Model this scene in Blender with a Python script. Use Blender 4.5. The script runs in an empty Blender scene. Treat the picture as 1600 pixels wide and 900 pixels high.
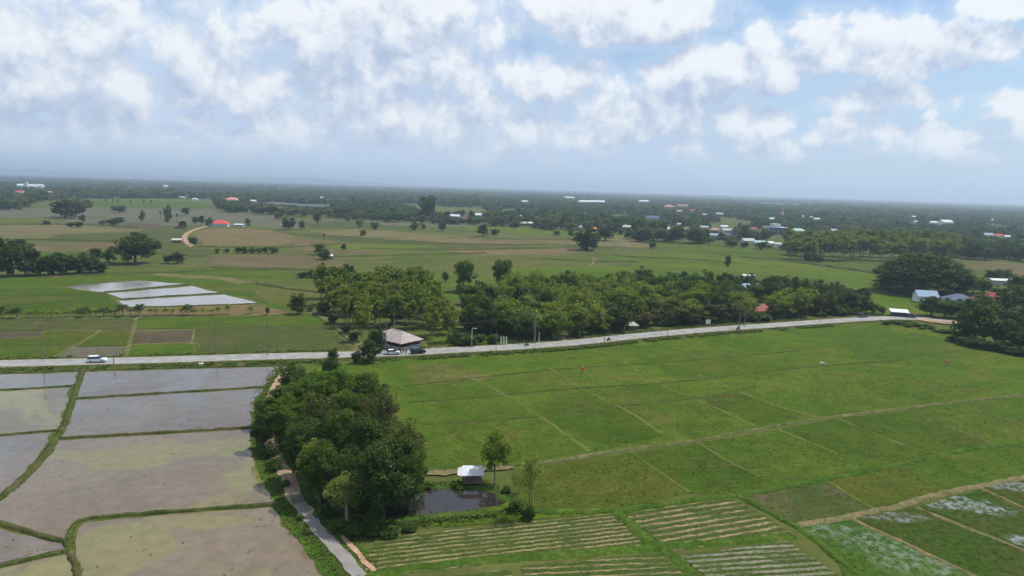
import bpy, bmesh, math, random
import numpy as np
from mathutils import Vector, Matrix
from mathutils.geometry import tessellate_polygon

# ------------------------------------------------------------------ camera
FP, HC = 1067.0, 50.0                      # focal length in photo pixels (24 mm), drone height in metres
PITCH = math.atan(157 / FP); ROLL = math.atan(48 / 1600)
SC = bpy.context.scene
COL = SC.collection
_f = np.array([0, math.cos(PITCH), -math.sin(PITCH)])
_u0 = np.array([0, math.sin(PITCH), math.cos(PITCH)])
_x0 = np.array([1.0, 0, 0])
_r = math.cos(ROLL) * _x0 + math.sin(ROLL) * _u0
_u = -math.sin(ROLL) * _x0 + math.cos(ROLL) * _u0
cam = bpy.data.cameras.new('camera'); cam.lens = 24; cam.sensor_width = 36
cam.clip_start = 0.5; cam.clip_end = 80000
co = bpy.data.objects.new('camera', cam); COL.objects.link(co)
co.matrix_world = Matrix(((_r[0], _u[0], -_f[0], 0), (_r[1], _u[1], -_f[1], 0), (_r[2], _u[2], -_f[2], HC), (0, 0, 0, 1)))
SC.camera = co
# ------------------------------------------------------------------ exposure, sun
SC.view_settings.view_transform = 'Standard'; SC.view_settings.look = 'None'
SC.view_settings.exposure = 0.12; SC.view_settings.gamma = 1.0
SC.render.engine = 'CYCLES'
cy = SC.cycles
cy.use_denoising = True; cy.max_bounces = 5; cy.diffuse_bounces = 2; cy.glossy_bounces = 2
cy.transmission_bounces = 3; cy.transparent_max_bounces = 4; cy.volume_bounces = 0
cy.use_adaptive_sampling = True; cy.adaptive_threshold = 0.02; cy.sample_clamp_indirect = 4
SUN_EL, SUN_AZ = math.radians(60), math.radians(62)      # azimuth measured from +Y (view direction) towards +X
SUN_DIR = Vector((math.sin(SUN_AZ) * math.cos(SUN_EL), math.cos(SUN_AZ) * math.cos(SUN_EL), math.sin(SUN_EL)))
sl = bpy.data.lights.new('sun', 'SUN'); sl.energy = 4.2; sl.angle = math.radians(0.53); sl.color = (1.0, 0.95, 0.87)
so = bpy.data.objects.new('sun', sl); COL.objects.link(so); so.location = SUN_DIR * 900
so.rotation_euler = SUN_DIR.to_track_quat('Z', 'Y').to_euler()


def ray(px, py):
    return _f + (px - 800) / FP * _r + (450 - py) / FP * _u


def G(px, py, z=0.0):
    """ground point (x, y) seen at a photo pixel"""
    d = ray(px, py); t = (HC - z) / -d[2]
    return np.array([d[0] * t, d[1] * t])


def M1(px, py):
    """metres per photo pixel at that ground point"""
    d = ray(px, py); t = HC / -d[2]
    return t / FP


# ------------------------------------------------------------------ node helpers
class E:
    def __init__(s, nt, v): s.nt = nt; s.v = v

    def _b(a, op, b=None, c=None):
        n = a.nt.nodes.new('ShaderNodeMath'); n.operation = op
        for i, q in enumerate((a, b, c)):
            if q is None: continue
            if isinstance(q, E): q = q.v
            if isinstance(q, (int, float)): n.inputs[i].default_value = q
            else: a.nt.links.new(q, n.inputs[i])
        return E(a.nt, n.outputs[0])
    def __add__(a, b): return a._b('ADD', b)
    def __radd__(a, b): return a._b('ADD', b)
    def __sub__(a, b): return a._b('SUBTRACT', b)
    def __rsub__(a, b): return E(a.nt, b)._b('SUBTRACT', a)
    def __mul__(a, b): return a._b('MULTIPLY', b)
    def __rmul__(a, b): return a._b('MULTIPLY', b)
    def __truediv__(a, b): return a._b('DIVIDE', b)
    def max(a, b): return a._b('MAXIMUM', b)
    def min(a, b): return a._b('MINIMUM', b)
    def f(a, op, *b): return a._b(op, *b)


def sset(nt, sock, v):
    if isinstance(v, E): v = v.v
    if isinstance(v, bpy.types.NodeSocket): nt.links.new(v, sock)
    elif isinstance(v, (int, float)): sock.default_value = v
    elif len(v) == 3 and len(sock.default_value) == 4: sock.default_value = (*v, 1)
    else: sock.default_value = v


def noise(nt, vec, scale, detail=4, rough=0.55, dist=0.0, col=False):
    n = nt.nodes.new('ShaderNodeTexNoise'); n.inputs['Scale'].default_value = scale
    n.inputs['Detail'].default_value = detail; n.inputs['Roughness'].default_value = rough
    n.inputs['Distortion'].default_value = dist
    if vec is not None: nt.links.new(vec.v if isinstance(vec, E) else vec, n.inputs['Vector'])
    return E(nt, n.outputs['Color' if col else 'Fac'])


def smooth(nt, v, a, b, lo=0.0, hi=1.0):
    n = nt.nodes.new('ShaderNodeMapRange'); n.interpolation_type = 'SMOOTHSTEP'
    sset(nt, n.inputs[0], v); n.inputs[1].default_value = a; n.inputs[2].default_value = b
    n.inputs[3].default_value = lo; n.inputs[4].default_value = hi
    return E(nt, n.outputs[0])


def mix(nt, fac, a, b, mode='MIX'):
    n = nt.nodes.new('ShaderNodeMix'); n.data_type = 'RGBA'; n.blend_type = mode
    sset(nt, n.inputs[0], fac); sset(nt, n.inputs[6], a); sset(nt, n.inputs[7], b)
    return E(nt, n.outputs[2])


def vmath(nt, op, a, b=None):
    n = nt.nodes.new('ShaderNodeVectorMath'); n.operation = op
    sset(nt, n.inputs[0], a)
    if b is not None: sset(nt, n.inputs[1], b)
    return n


def coords(nt, scale=(1, 1, 1), kind='Object', off=(0, 0, 0)):
    t = nt.nodes.new('ShaderNodeTexCoord'); m = nt.nodes.new('ShaderNodeMapping')
    m.inputs['Scale'].default_value = scale; m.inputs['Location'].default_value = off
    nt.links.new(t.outputs[kind], m.inputs[0])
    return E(nt, m.outputs[0])


# ------------------------------------------------------------------ world: Nishita sky with cumulus
def sky_uv(px, py):
    d = ray(px, py); return math.atan2(d[0], d[1]), d[2] / math.hypot(d[0], d[1])


CLOUDS = [  # photo x, y, half width, half height, strength
    (965, 25, 150, 42, 1.0), (520, 50, 90, 58, 1.0), (630, 25, 90, 60, .9), (700, 95, 80, 90, .75), (1105, 115, 95, 42, 1.0),
    (1195, 115, 55, 42, .95), (1400, 70, 150, 42, .95), (1480, 78, 80, 26, .7), (1265, 58, 46, 20, .8), (1175, 62, 34, 18, .5), (60, 110, 130, 70, .9),
    (20, 40, 90, 60, .8), (380, 130, 150, 48, .72), (500, 150, 110, 75, .72), (620, 180, 190, 60, .7), (990, 170, 120, 42, .8), (1170, 190, 64, 26, .75),
    (1315, 205, 48, 20, .72), (1395, 160, 90, 32, .66), (1480, 214, 100, 22, .62), (1585, 168, 36, 22, .8), (1596, 212, 26, 26, .7), (860, 140, 90, 45, .75), (200, 60, 190, 60, .6),
    (1045, 236, 40, 16, .5), (760, 205, 150, 45, .65), (300, 200, 190, 40, .55), (1560, 8, 60, 18, .7), (720, 10, 60, 30, .6), (110, 200, 160, 40, .6), (400, 212, 190, 26, .62), (900, 214, 120, 22, .62), (630, 226, 120, 18, .55), (1150, 232, 100, 15, .52), (1500, 244, 120, 15, .52), (180, 140, 120, 44, .85), (560, 110, 120, 70, .85)]
wd = bpy.data.worlds.new('World'); SC.world = wd; wd.use_nodes = True
nt = wd.node_tree; nt.nodes.clear()
gd = bpy.data.node_groups.new('cloud_density', 'ShaderNodeTree')
gd.interface.new_socket('Vector', in_out='INPUT', socket_type='NodeSocketVector')
gd.interface.new_socket('Value', in_out='OUTPUT', socket_type='NodeSocketFloat')
gi = gd.nodes.new('NodeGroupInput'); go = gd.nodes.new('NodeGroupOutput')
wv = gi.outputs[0]
wn = noise(gd, wv, 9.0, 5, .6, col=True)
wn = vmath(gd, 'SUBTRACT', wn, (.5, .5, .5)).outputs[0]
wn = vmath(gd, 'MULTIPLY', wn, (.060, .055, 0)).outputs[0]
wp = vmath(gd, 'ADD', wv, wn).outputs[0]
best = None
for (x, y, a, b, s) in CLOUDS:
    u, v = sky_uv(x, y)
    q = vmath(gd, 'SUBTRACT', wp, (u, v, 0)).outputs[0]
    q = vmath(gd, 'MULTIPLY', q, (FP / a / 1.28, FP / b / 1.32, 0)).outputs[0]
    q = E(gd, vmath(gd, 'LENGTH', q).outputs['Value'])
    q = (q * q).f('MULTIPLY_ADD', -s, s)
    best = q if best is None else best.max(q)
high = vmath(gd, 'MULTIPLY', wv, (1, 1.6, 1)).outputs[0]
hn = noise(gd, high, 3.2, 3, .5)
sepg = gd.nodes.new('ShaderNodeSeparateXYZ'); gd.links.new(wv, sepg.inputs[0])
hi_m = smooth(gd, E(gd, sepg.outputs[1]), .27, .40)
best = best.max((hn - .47) * 4.0 * hi_m - (1 - hi_m) * 2.0)
det = noise(gd, wp, 24.0, 8, .56)
vo = gd.nodes.new('ShaderNodeTexVoronoi'); vo.feature = 'SMOOTH_F1'; vo.voronoi_dimensions = '2D'; vo.inputs['Scale'].default_value = 15.0; vo.inputs['Detail'].default_value = 3.0; vo.inputs['Roughness'].default_value = .6
vo.inputs['Smoothness'].default_value = .35; gd.links.new(wp, vo.inputs['Vector'])
puff = E(gd, vo.outputs['Distance'])
dens = best.max(-.75) + (det - .5) * 1.05 + (.62 - puff) * .7
gd.links.new(dens.v, go.inputs[0])

tc = nt.nodes.new('ShaderNodeTexCoord')
sp = nt.nodes.new('ShaderNodeSeparateXYZ'); nt.links.new(tc.outputs['Generated'], sp.inputs[0])
X, Y, Z = (E(nt, sp.outputs[i]) for i in range(3))
az = X.f('ARCTAN2', Y)
hyp = (X * X + Y * Y).f('SQRT').max(.02)
el = (Z / hyp)
cb = nt.nodes.new('ShaderNodeCombineXYZ'); nt.links.new(az.v, cb.inputs[0]); nt.links.new(el.v, cb.inputs[1])


def cd(vec):
    g = nt.nodes.new('ShaderNodeGroup'); g.node_tree = gd; nt.links.new(vec, g.inputs[0]); return E(nt, g.outputs[0])


d0 = cd(cb.outputs[0]); d1 = cd(vmath(nt, 'ADD', cb.outputs[0], (.010, .034, 0)).outputs[0])
sky = nt.nodes.new('ShaderNodeTexSky'); sky.sky_type = 'NISHITA'; sky.sun_disc = False
sky.sun_elevation = SUN_EL; sky.sun_rotation = SUN_AZ; sky.air_density = 1.0; sky.dust_density = 1.6; sky.ozone_density = 1.6
SKY_S = 0.10
base = mix(nt, 1.0, E(nt, sky.outputs[0]), (SKY_S,) * 3, 'MULTIPLY')
veil_n = noise(nt, vmath(nt, 'MULTIPLY', cb.outputs[0], (1, 3.2, 1)).outputs[0], 5.0, 4, .55)
left = smooth(nt, az, -.75, .35, 1.0, .0)
veil = (smooth(nt, veil_n, .3, .75) * .35 + left * .60 + smooth(nt, el, .02, .22, .55, 0.0)).min(.95).max(.10)
base = mix(nt, 1.0, base, (.80, 1.0, 1.12), 'MULTIPLY')
base = mix(nt, veil, base, (.46, .60, .785))
fine = noise(nt, E(nt, cb.outputs[0]), 46.0, 6, .6)
shade = smooth(nt, (d0 - d1) + (fine - .5) * 1.1, -.70, .75)
ccol = mix(nt, shade, (.40, .485, .64), (.78, .81, .845))
core = smooth(nt, d0, .02, .34)
soft = smooth(nt, d0, -.72, .20) * smooth(nt, az, -.1, .62, 1.0, .45)
low = smooth(nt, el, .01, .075, .35, 1.0)
scol = mix(nt, smooth(nt, (d0 - d1) + (fine - .5) * .6, -.6, .6), (.48, .58, .75), (.68, .74, .83))
full = mix(nt, soft * .8 * low, base, scol)
full = mix(nt, core * low * .95, full, ccol)
hz = smooth(nt, el, -.01, .085, .8, 0.0)
full = mix(nt, hz, full, (.53, .63, .76))
bg = nt.nodes.new('ShaderNodeBackground'); nt.links.new(full.v, bg.inputs[0]); bg.inputs[1].default_value = 1.08
out = nt.nodes.new('ShaderNodeOutputWorld'); nt.links.new(bg.outputs[0], out.inputs[0])
wd.cycles.sampling_method = 'MANUAL'; wd.cycles.sample_map_resolution = 512


# ------------------------------------------------------------------ scene helpers
def tag(o, label=None, cat=None, group=None, kind=None):
    if label and len(label.split()) > 16: print('LONG', label)
    if label: o['label'] = label
    if cat: o['category'] = cat
    if group: o['group'] = group
    if kind: o['kind'] = kind
    return o


def empty(name, loc, rz=0.0, scale=(1, 1, 1)):
    o = bpy.data.objects.new(name, None); COL.objects.link(o)
    o.location = loc; o.rotation_euler = (0, 0, rz); o.scale = scale; o.empty_display_size = .1
    return o


def mesh_np(name, V, F, mats, tint=None, mat_idx=None):
    """V (n,3), F (m,k) with equal k"""
    me = bpy.data.meshes.new(name)
    V = np.asarray(V, np.float32); F = np.asarray(F, np.int32); m, k = F.shape
    me.vertices.add(len(V)); me.vertices.foreach_set('co', V.ravel())
    me.loops.add(m * k); me.loops.foreach_set('vertex_index', F.ravel())
    me.polygons.add(m); me.polygons.foreach_set('loop_start', np.arange(0, m * k, k, dtype=np.int32))
    try: me.polygons.foreach_set('loop_total', np.full(m, k, np.int32))
    except Exception: pass
    if mat_idx is not None: me.polygons.foreach_set('material_index', np.asarray(mat_idx, np.int32))
    me.update(calc_edges=True)
    if tint is not None:
        a = me.attributes.new('tint', 'FLOAT', 'FACE'); a.data.foreach_set('value', np.asarray(tint, np.float32))
    for q in (mats if isinstance(mats, (list, tuple)) else [mats]): me.materials.append(q)
    return me


def obj(name, me, parent=None, loc=(0, 0, 0)):
    o = bpy.data.objects.new(name, me); COL.objects.link(o); o.location = loc
    if parent: o.parent = parent
    return o


class MB:
    """collects polygons, boxes and tubes into one mesh"""
    def __init__(s): s.V = []; s.F = []
    def add(s, V, F):
        n = len(s.V); s.V += [tuple(map(float, v)) for v in V]; s.F += [tuple(i + n for i in f) for f in F]; return s
    def box(s, c, d, rz=0.0):
        x, y, z = (q / 2 for q in d); cs, sn = math.cos(rz), math.sin(rz); V = []
        for dz in (-z, z):
            for dx, dy in ((-x, -y), (x, -y), (x, y), (-x, y)):
                V.append((c[0] + dx * cs - dy * sn, c[1] + dx * sn + dy * cs, c[2] + dz))
        return s.add(V, [(3, 2, 1, 0), (4, 5, 6, 7), (0, 1, 5, 4), (1, 2, 6, 5), (2, 3, 7, 6), (3, 0, 4, 7)])
    def tube(s, pts, rad, n=7, cap=True):
        V = []; F = []; pts = [Vector(p) for p in pts]
        for i, p in enumerate(pts):
            t = (pts[min(i + 1, len(pts) - 1)] - pts[max(i - 1, 0)]).normalized()
            a = t.orthogonal().normalized() if i == 0 else (a - t * a.dot(t)).normalized()
            b = t.cross(a); r = rad[i] if isinstance(rad, (list, tuple)) else rad
            for k in range(n):
                q = 2 * math.pi * k / n; V.append(p + (a * math.cos(q) + b * math.sin(q)) * r)
        for i in range(len(pts) - 1):
            for k in range(n):
                F.append((i * n + k, i * n + (k + 1) % n, (i + 1) * n + (k + 1) % n, (i + 1) * n + k))
        if cap:
            F.append(tuple(range(n))[::-1]); F.append(tuple((len(pts) - 1) * n + k for k in range(n)))
        return s.add(V, F)
    def mesh(s, name, mat, smooth_=False):
        me = bpy.data.meshes.new(name); me.from_pydata(s.V, [], s.F); me.update(); me.materials.append(mat)
        if smooth_: me.polygons.foreach_set('use_smooth', [True] * len(me.polygons))
        return me
    def build(s, name, mat, parent=None, smooth_=False): return obj(name, s.mesh(name, mat, smooth_), parent)


rng = np.random.default_rng(7)
random.seed(7)


# ------------------------------------------------------------------ materials
def principled(name):
    m = bpy.data.materials.new(name); m.use_nodes = True
    return m, m.node_tree, m.node_tree.nodes['Principled BSDF']


def plain(name, c, rough=.6, spec=.4, metal=0.0, var=.25, scale=3.0, dirt=None):
    m, nt, p = principled(name)
    v = coords(nt); n = noise(nt, v, scale, 5, .6)
    c = tuple(c)
    col = mix(nt, smooth(nt, n, .3, .7), tuple(q * (1 - var) for q in c), tuple(min(1, q * (1 + var)) for q in c))
    if dirt:
        col = mix(nt, smooth(nt, noise(nt, v, scale * .6, 6, .65), .5, .68), col, dirt)
    sset(nt, p.inputs['Base Color'], col); p.inputs['Roughness'].default_value = rough
    p.inputs['Metallic'].default_value = metal; p.inputs['Specular IOR Level'].default_value = spec
    return m


def leafmat(name, a, b, c=None, trans=.28):
    """a, b: darkest and lightest natural leaf colour of the species, varied per clump and per tree"""
    m = bpy.data.materials.new(name); m.use_nodes = True; nt = m.node_tree; nt.nodes.clear()
    at = nt.nodes.new('ShaderNodeAttribute'); at.attribute_name = 'tint'
    oi = nt.nodes.new('ShaderNodeObjectInfo')
    t = E(nt, at.outputs['Fac']); r = E(nt, oi.outputs['Random'])
    f = (t * .75 + r * .35 - .05).max(0).min(1)
    col = mix(nt, f, a, b)
    if c: col = mix(nt, smooth(nt, r, .55, 1.0) * .8, col, c)
    d = nt.nodes.new('ShaderNodeBsdfDiffuse'); tr = nt.nodes.new('ShaderNodeBsdfTranslucent')
    sset(nt, d.inputs[0], col); sset(nt, tr.inputs[0], mix(nt, 1.0, col, (1.25, 1.35, .6), 'MULTIPLY'))
    g = nt.nodes.new('ShaderNodeBsdfGlossy'); g.inputs['Roughness'].default_value = .5; g.inputs[0].default_value = (1, 1, 1, 1)
    ms = nt.nodes.new('ShaderNodeMixShader'); ms.inputs[0].default_value = trans
    nt.links.new(d.outputs[0], ms.inputs[1]); nt.links.new(tr.outputs[0], ms.inputs[2])
    m2 = nt.nodes.new('ShaderNodeMixShader'); m2.inputs[0].default_value = .012
    nt.links.new(ms.outputs[0], m2.inputs[1]); nt.links.new(g.outputs[0], m2.inputs[2])
    o = nt.nodes.new('ShaderNodeOutputMaterial'); nt.links.new(m2.outputs[0], o.inputs[0])
    return m


def field_mat(name, a, b, c=None, camt=.5, scale=.03, grain=1.2, aniso=(1, 1, 1), gs=1.0, rough=.95, bump=.5, seed=0, tuft=None):
    """ground cover: two colours in patches, a third in blotches, fine grain"""
    m, nt, p = principled(name)
    v = coords(nt, aniso, off=(seed * 13.7, seed * 7.1, 0)); w = coords(nt)
    n1 = noise(nt, v, scale, 6, .62, .6)
    col = mix(nt, smooth(nt, n1, .34, .66), a, b)
    if c is not None:
        n3 = noise(nt, v, scale * 2.3, 5, .65, 1.0)
        col = mix(nt, smooth(nt, n3, .62 - camt * .24, .80 - camt * .24), col, c)
    n2 = noise(nt, w, grain, 7, .72)
    n4 = noise(nt, w, grain * .22, 5, .7)
    k = (smooth(nt, n2, .25, .75, 1 - .42 * gs, 1 + .42 * gs) * smooth(nt, n4, .3, .7, 1 - .2 * gs, 1 + .2 * gs))
    vm = vmath(nt, 'SCALE', col); sset(nt, vm.inputs['Scale'], k)
    col = E(nt, vm.outputs[0])
    if tuft:
        n5 = noise(nt, w, grain * 2.4, 3, .6)
        col = mix(nt, smooth(nt, n5, .60, .68) * .8, col, tuft)
    sset(nt, p.inputs['Base Color'], col)
    p.inputs['Roughness'].default_value = rough; p.inputs['Specular IOR Level'].default_value = .02
    if bump:
        bn = nt.nodes.new('ShaderNodeBump'); bn.inputs['Strength'].default_value = bump; bn.inputs['Distance'].default_value = .25
        nt.links.new(n2.v, bn.inputs['Height']); nt.links.new(bn.outputs[0], p.inputs['Normal'])
    return m


def water_mat(name, a, b, c, seed=0, rough=.10, speck=True, camt=.5, ripple=.025, blobs=()):
    m, nt, p = principled(name)
    v = coords(nt, off=(seed * 31.3, seed * 17.9, 0)); w = coords(nt)
    n1 = noise(nt, v, .035, 7, .68, 1.2); n3 = noise(nt, v, .022, 7, .7, 1.5)
    col = mix(nt, smooth(nt, n1, .38, .62), a, b)
    col = mix(nt, smooth(nt, n3, .60 - camt * .2, .70 - camt * .2) * .85, col, c)
    bm_ = None
    for bx, by, rx, ry in blobs:
        g_ = G(bx, by); q_ = vmath(nt, 'SUBTRACT', w, (g_[0], g_[1], 0)).outputs[0]; q_ = vmath(nt, 'MULTIPLY', q_, (1 / rx, 1 / ry, 0)).outputs[0]
        q_ = 1 - E(nt, vmath(nt, 'LENGTH', q_).outputs['Value']); bm_ = q_ if bm_ is None else bm_.max(q_)
    if bm_ is not None: col = mix(nt, smooth(nt, bm_.max(-1) + (noise(nt, v, .09, 7, .7) - .5) * 2.6, .0, .45) * .85, col, c)
    fine = noise(nt, w, .5, 6, .7)
    vm = vmath(nt, 'SCALE', col); sset(nt, vm.inputs['Scale'], smooth(nt, fine, .3, .7, .86, 1.14)); col = E(nt, vm.outputs[0])
    if speck:
        sv = coords(nt, (.45, 1.0, 1))
        s1 = smooth(nt, noise(nt, sv, .9, 5, .7), .60, .68) * smooth(nt, noise(nt, v, .06, 3, .5), .48, .62)
        col = mix(nt, s1 * .38, col, (.07, .065, .045))
    sset(nt, p.inputs['Base Color'], col)
    r = smooth(nt, n1, .35, .65, rough * .6, rough * .6 + .10)
    sset(nt, p.inputs['Roughness'], r); p.inputs['IOR'].default_value = 1.42; p.inputs['Specular IOR Level'].default_value = .5
    bn = nt.nodes.new('ShaderNodeBump'); bn.inputs['Strength'].default_value = ripple; bn.inputs['Distance'].default_value = .05
    rn = noise(nt, w, 3.0, 4, .6); nt.links.new(rn.v, bn.inputs['Height']); nt.links.new(bn.outputs[0], p.inputs['Normal'])
    return m


GREEN = dict(
    bright=((.050, .092, .010), (.078, .115, .013), (.102, .104, .022)),
    mid=((.048, .086, .010), (.070, .103, .013), (.094, .095, .022)),
    dark=((.042, .076, .009), (.062, .092, .012), (.068, .066, .018)),
    lime=((.066, .108, .010), (.092, .124, .014), (.112, .114, .024)),
    olive=((.066, .088, .018), (.100, .102, .026), (.125, .100, .042)),
    dull=((.052, .072, .018), (.074, .082, .026), (.094, .078, .038)),
    brown=((.110, .088, .044), (.145, .108, .056), (.085, .090, .028)),
    orange=((.135, .102, .048), (.160, .116, .056), (.10, .098, .034)),
    tan=((.125, .112, .046), (.155, .128, .060), (.095, .100, .030)),
    rust=((.056, .082, .011), (.078, .084, .016), (.046, .084, .010)),
    grey=((.098, .098, .062), (.125, .114, .078), (.075, .088, .032)),
    soil=((.076, .062, .038), (.098, .078, .046), (.06, .07, .028)))
_fm = {}


for _k, _v in GREEN.items(): GREEN[_k] = tuple(tuple(q * .90 for q in c) for c in _v)


def fm(k, seed=0, far=False):
    key = (k, seed, far)
    if key not in _fm:
        a, b, c = GREEN[k]
        if far: _fm[key] = field_mat(f'{k}_far_cover_{seed}', a, b, c, .5, .012, .25, (.45, 1.5, 1), .6, seed=seed, bump=0)
        else: _fm[key] = field_mat(f'{k}_cover_{seed}', a, b, c, .42, .035, 1.1, (.8, 1.1, 1), .8, seed=seed, bump=.6)
    return _fm[key]


M = {}
M['bark'] = plain('bark', (.13, .10, .075), .9, .2, scale=2)
M['pale_bark'] = plain('pale_bark', (.26, .23, .18), .9, .2, scale=2)
M['bund'] = field_mat('bund_cover', (.040, .064, .012), (.066, .070, .022), (.10, .080, .045), .5, .12, 2.0, seed=3)
M['bund_dry'] = field_mat('dry_bund_cover', (.145, .130, .064), (.085, .098, .030), (.058, .082, .016), .5, .15, 2.0, seed=4)
M['faint'] = field_mat('faint_bund_cover', (.115, .125, .034), (.070, .096, .016), (.155, .135, .06), .45, .09, 2.0, seed=9)
M['bund_tan'] = field_mat('tan_bund_cover', (.19, .145, .078), (.14, .125, .055), (.085, .105, .03), .45, .2, 2.0, seed=5)
M['verge'] = field_mat('verge_cover', (.036, .076, .010), (.060, .098, .014), (.095, .095, .026), .35, .12, 1.6, seed=6)
M['asphalt'] = plain('pale_worn_asphalt', (.255, .25, .24), .9, .3, var=.16, scale=.35, dirt=(.21, .19, .165))
M['paint'] = plain('road_paint', (.62, .62, .58), .8, .3, var=.2, scale=.8)
M['dirt'] = field_mat('track_dirt', (.36, .23, .14), (.27, .20, .14), (.20, .17, .12), .4, .1, 1.5, seed=8)
M['concrete'] = plain('concrete', (.36, .35, .32), .9, .3, var=.2)


# ------------------------------------------------------------------ ground sheets
def jpoly(pts, step, amp):
    out = []; n = len(pts)
    for i in range(n):
        a, b = pts[i], pts[(i + 1) % n]; L = np.linalg.norm(b - a); k = max(1, int(L / step))
        for j in range(k):
            p = a + (b - a) * j / k
            out.append(p + rng.normal(0, amp, 2) if j else p)
    return out


LAYER = [0]


def sheet(name, px, mat, z=None, kind='structure', ground=False, jit=.22):
    pts = [np.array(p) if ground else G(*p) for p in px]
    d = np.mean([np.linalg.norm(p) for p in pts])
    pts = jpoly(pts, max(1.5, d * .012 if d < 330 else d * .02), max(.08, d * .0012 if d < 330 else d * .004) * jit / .22)
    if z is None: LAYER[0] += 1; z = .01 + .004 * LAYER[0]
    V = [Vector((p[0], p[1], z)) for p in pts]
    F = tessellate_polygon([V])
    me = bpy.data.meshes.new(name); me.from_pydata([tuple(v) for v in V], [], [tuple(f) for f in F]); me.update()
    if me.polygons and me.polygons[0].normal.z < 0: me.flip_normals()
    me.materials.append(mat)
    return tag(obj(name, me), kind=kind)


def smooth_line(px, step, ground=False):
    P = np.array([np.array(p) if ground else G(*p) for p in px], float)
    out = []
    for i in range(len(P) - 1):
        p0 = P[max(i - 1, 0)]; p1 = P[i]; p2 = P[i + 1]; p3 = P[min(i + 2, len(P) - 1)]
        k = max(1, int(np.linalg.norm(p2 - p1) / step))
        for j in range(k):
            t = j / k
            out.append(.5 * ((2 * p1) + (-p0 + p2) * t + (2 * p0 - 5 * p1 + 4 * p2 - p3) * t * t + (-p0 + 3 * p1 - 3 * p2 + p3) * t ** 3))
    out.append(P[-1]); return np.array(out)


def ribbon(name, px, prof, mat, jit=.12, step=None, z0=0.0, kind='structure', ground=False):
    """prof: list of (offset, height) across the line"""
    d0 = np.mean([np.linalg.norm(G(*p)) for p in px]) if not ground else 100
    L = smooth_line(px, step or max(1.0, d0 * .01), ground)
    T = np.gradient(L, axis=0); T /= np.linalg.norm(T, axis=1)[:, None] + 1e-9
    Nn = np.stack([-T[:, 1], T[:, 0]], 1); n = len(L); k = len(prof)
    wob = rng.normal(0, jit, (n, 1)) + (np.cumsum(rng.normal(0, jit * .5, (n, 1)), 0) * .6 * np.sin(np.linspace(0, math.pi, n))[:, None] if jit > .08 and name == 'field_bund' else 0)
    V = np.zeros((n, k, 3))
    for j, (o, h) in enumerate(prof):
        V[:, j, :2] = L + Nn * (o + wob + rng.normal(0, jit * .5, (n, 1)))
        V[:, j, 2] = z0 + h * (1 + (rng.normal(0, .18, n) if (h > 0 and ('bund' in name or 'bank' in name)) else 0))
    idx = np.arange(n * k).reshape(n, k)
    F = np.stack([idx[:-1, 1:], idx[:-1, :-1], idx[1:, :-1], idx[1:, 1:]], -1).reshape(-1, 4)
    me = mesh_np(name, V.reshape(-1, 3), F, mat)
    me.polygons.foreach_set('use_smooth', [True] * len(me.polygons))
    return tag(obj(name, me), kind=kind), L


def bund(px, w=.7, h=.35, mat='bund', name='field_bund', jit=None):
    return ribbon(name, px, [(-w, -.02), (-w * .55, h * .85), (0, h), (w * .55, h * .85), (w, -.02)], M[mat], w * .16 if jit is None else jit)[1]


# one sheet to the horizon
gm = field_mat('plain_ground', (.056, .078, .018), (.088, .094, .026), (.115, .098, .042), .42, .0065, .25, (.28, 1.0, 1), .55, bump=0, seed=1)
R_ = 34000.0
ys = np.concatenate([[-400], np.geomspace(40, R_, 40)]); xs = np.concatenate([-np.geomspace(60, R_, 24)[::-1], [0], np.geomspace(60, R_, 24)])
gv = np.array([(x, y, -.005) for y in ys for x in xs]); ii = np.arange(len(gv)).reshape(len(ys), len(xs))
gf = np.stack([ii[:-1, :-1], ii[:-1, 1:], ii[1:, 1:], ii[1:, :-1]], -1).reshape(-1, 4)
tag(obj('ground', mesh_np('ground', gv, gf, gm)), kind='structure')

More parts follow.
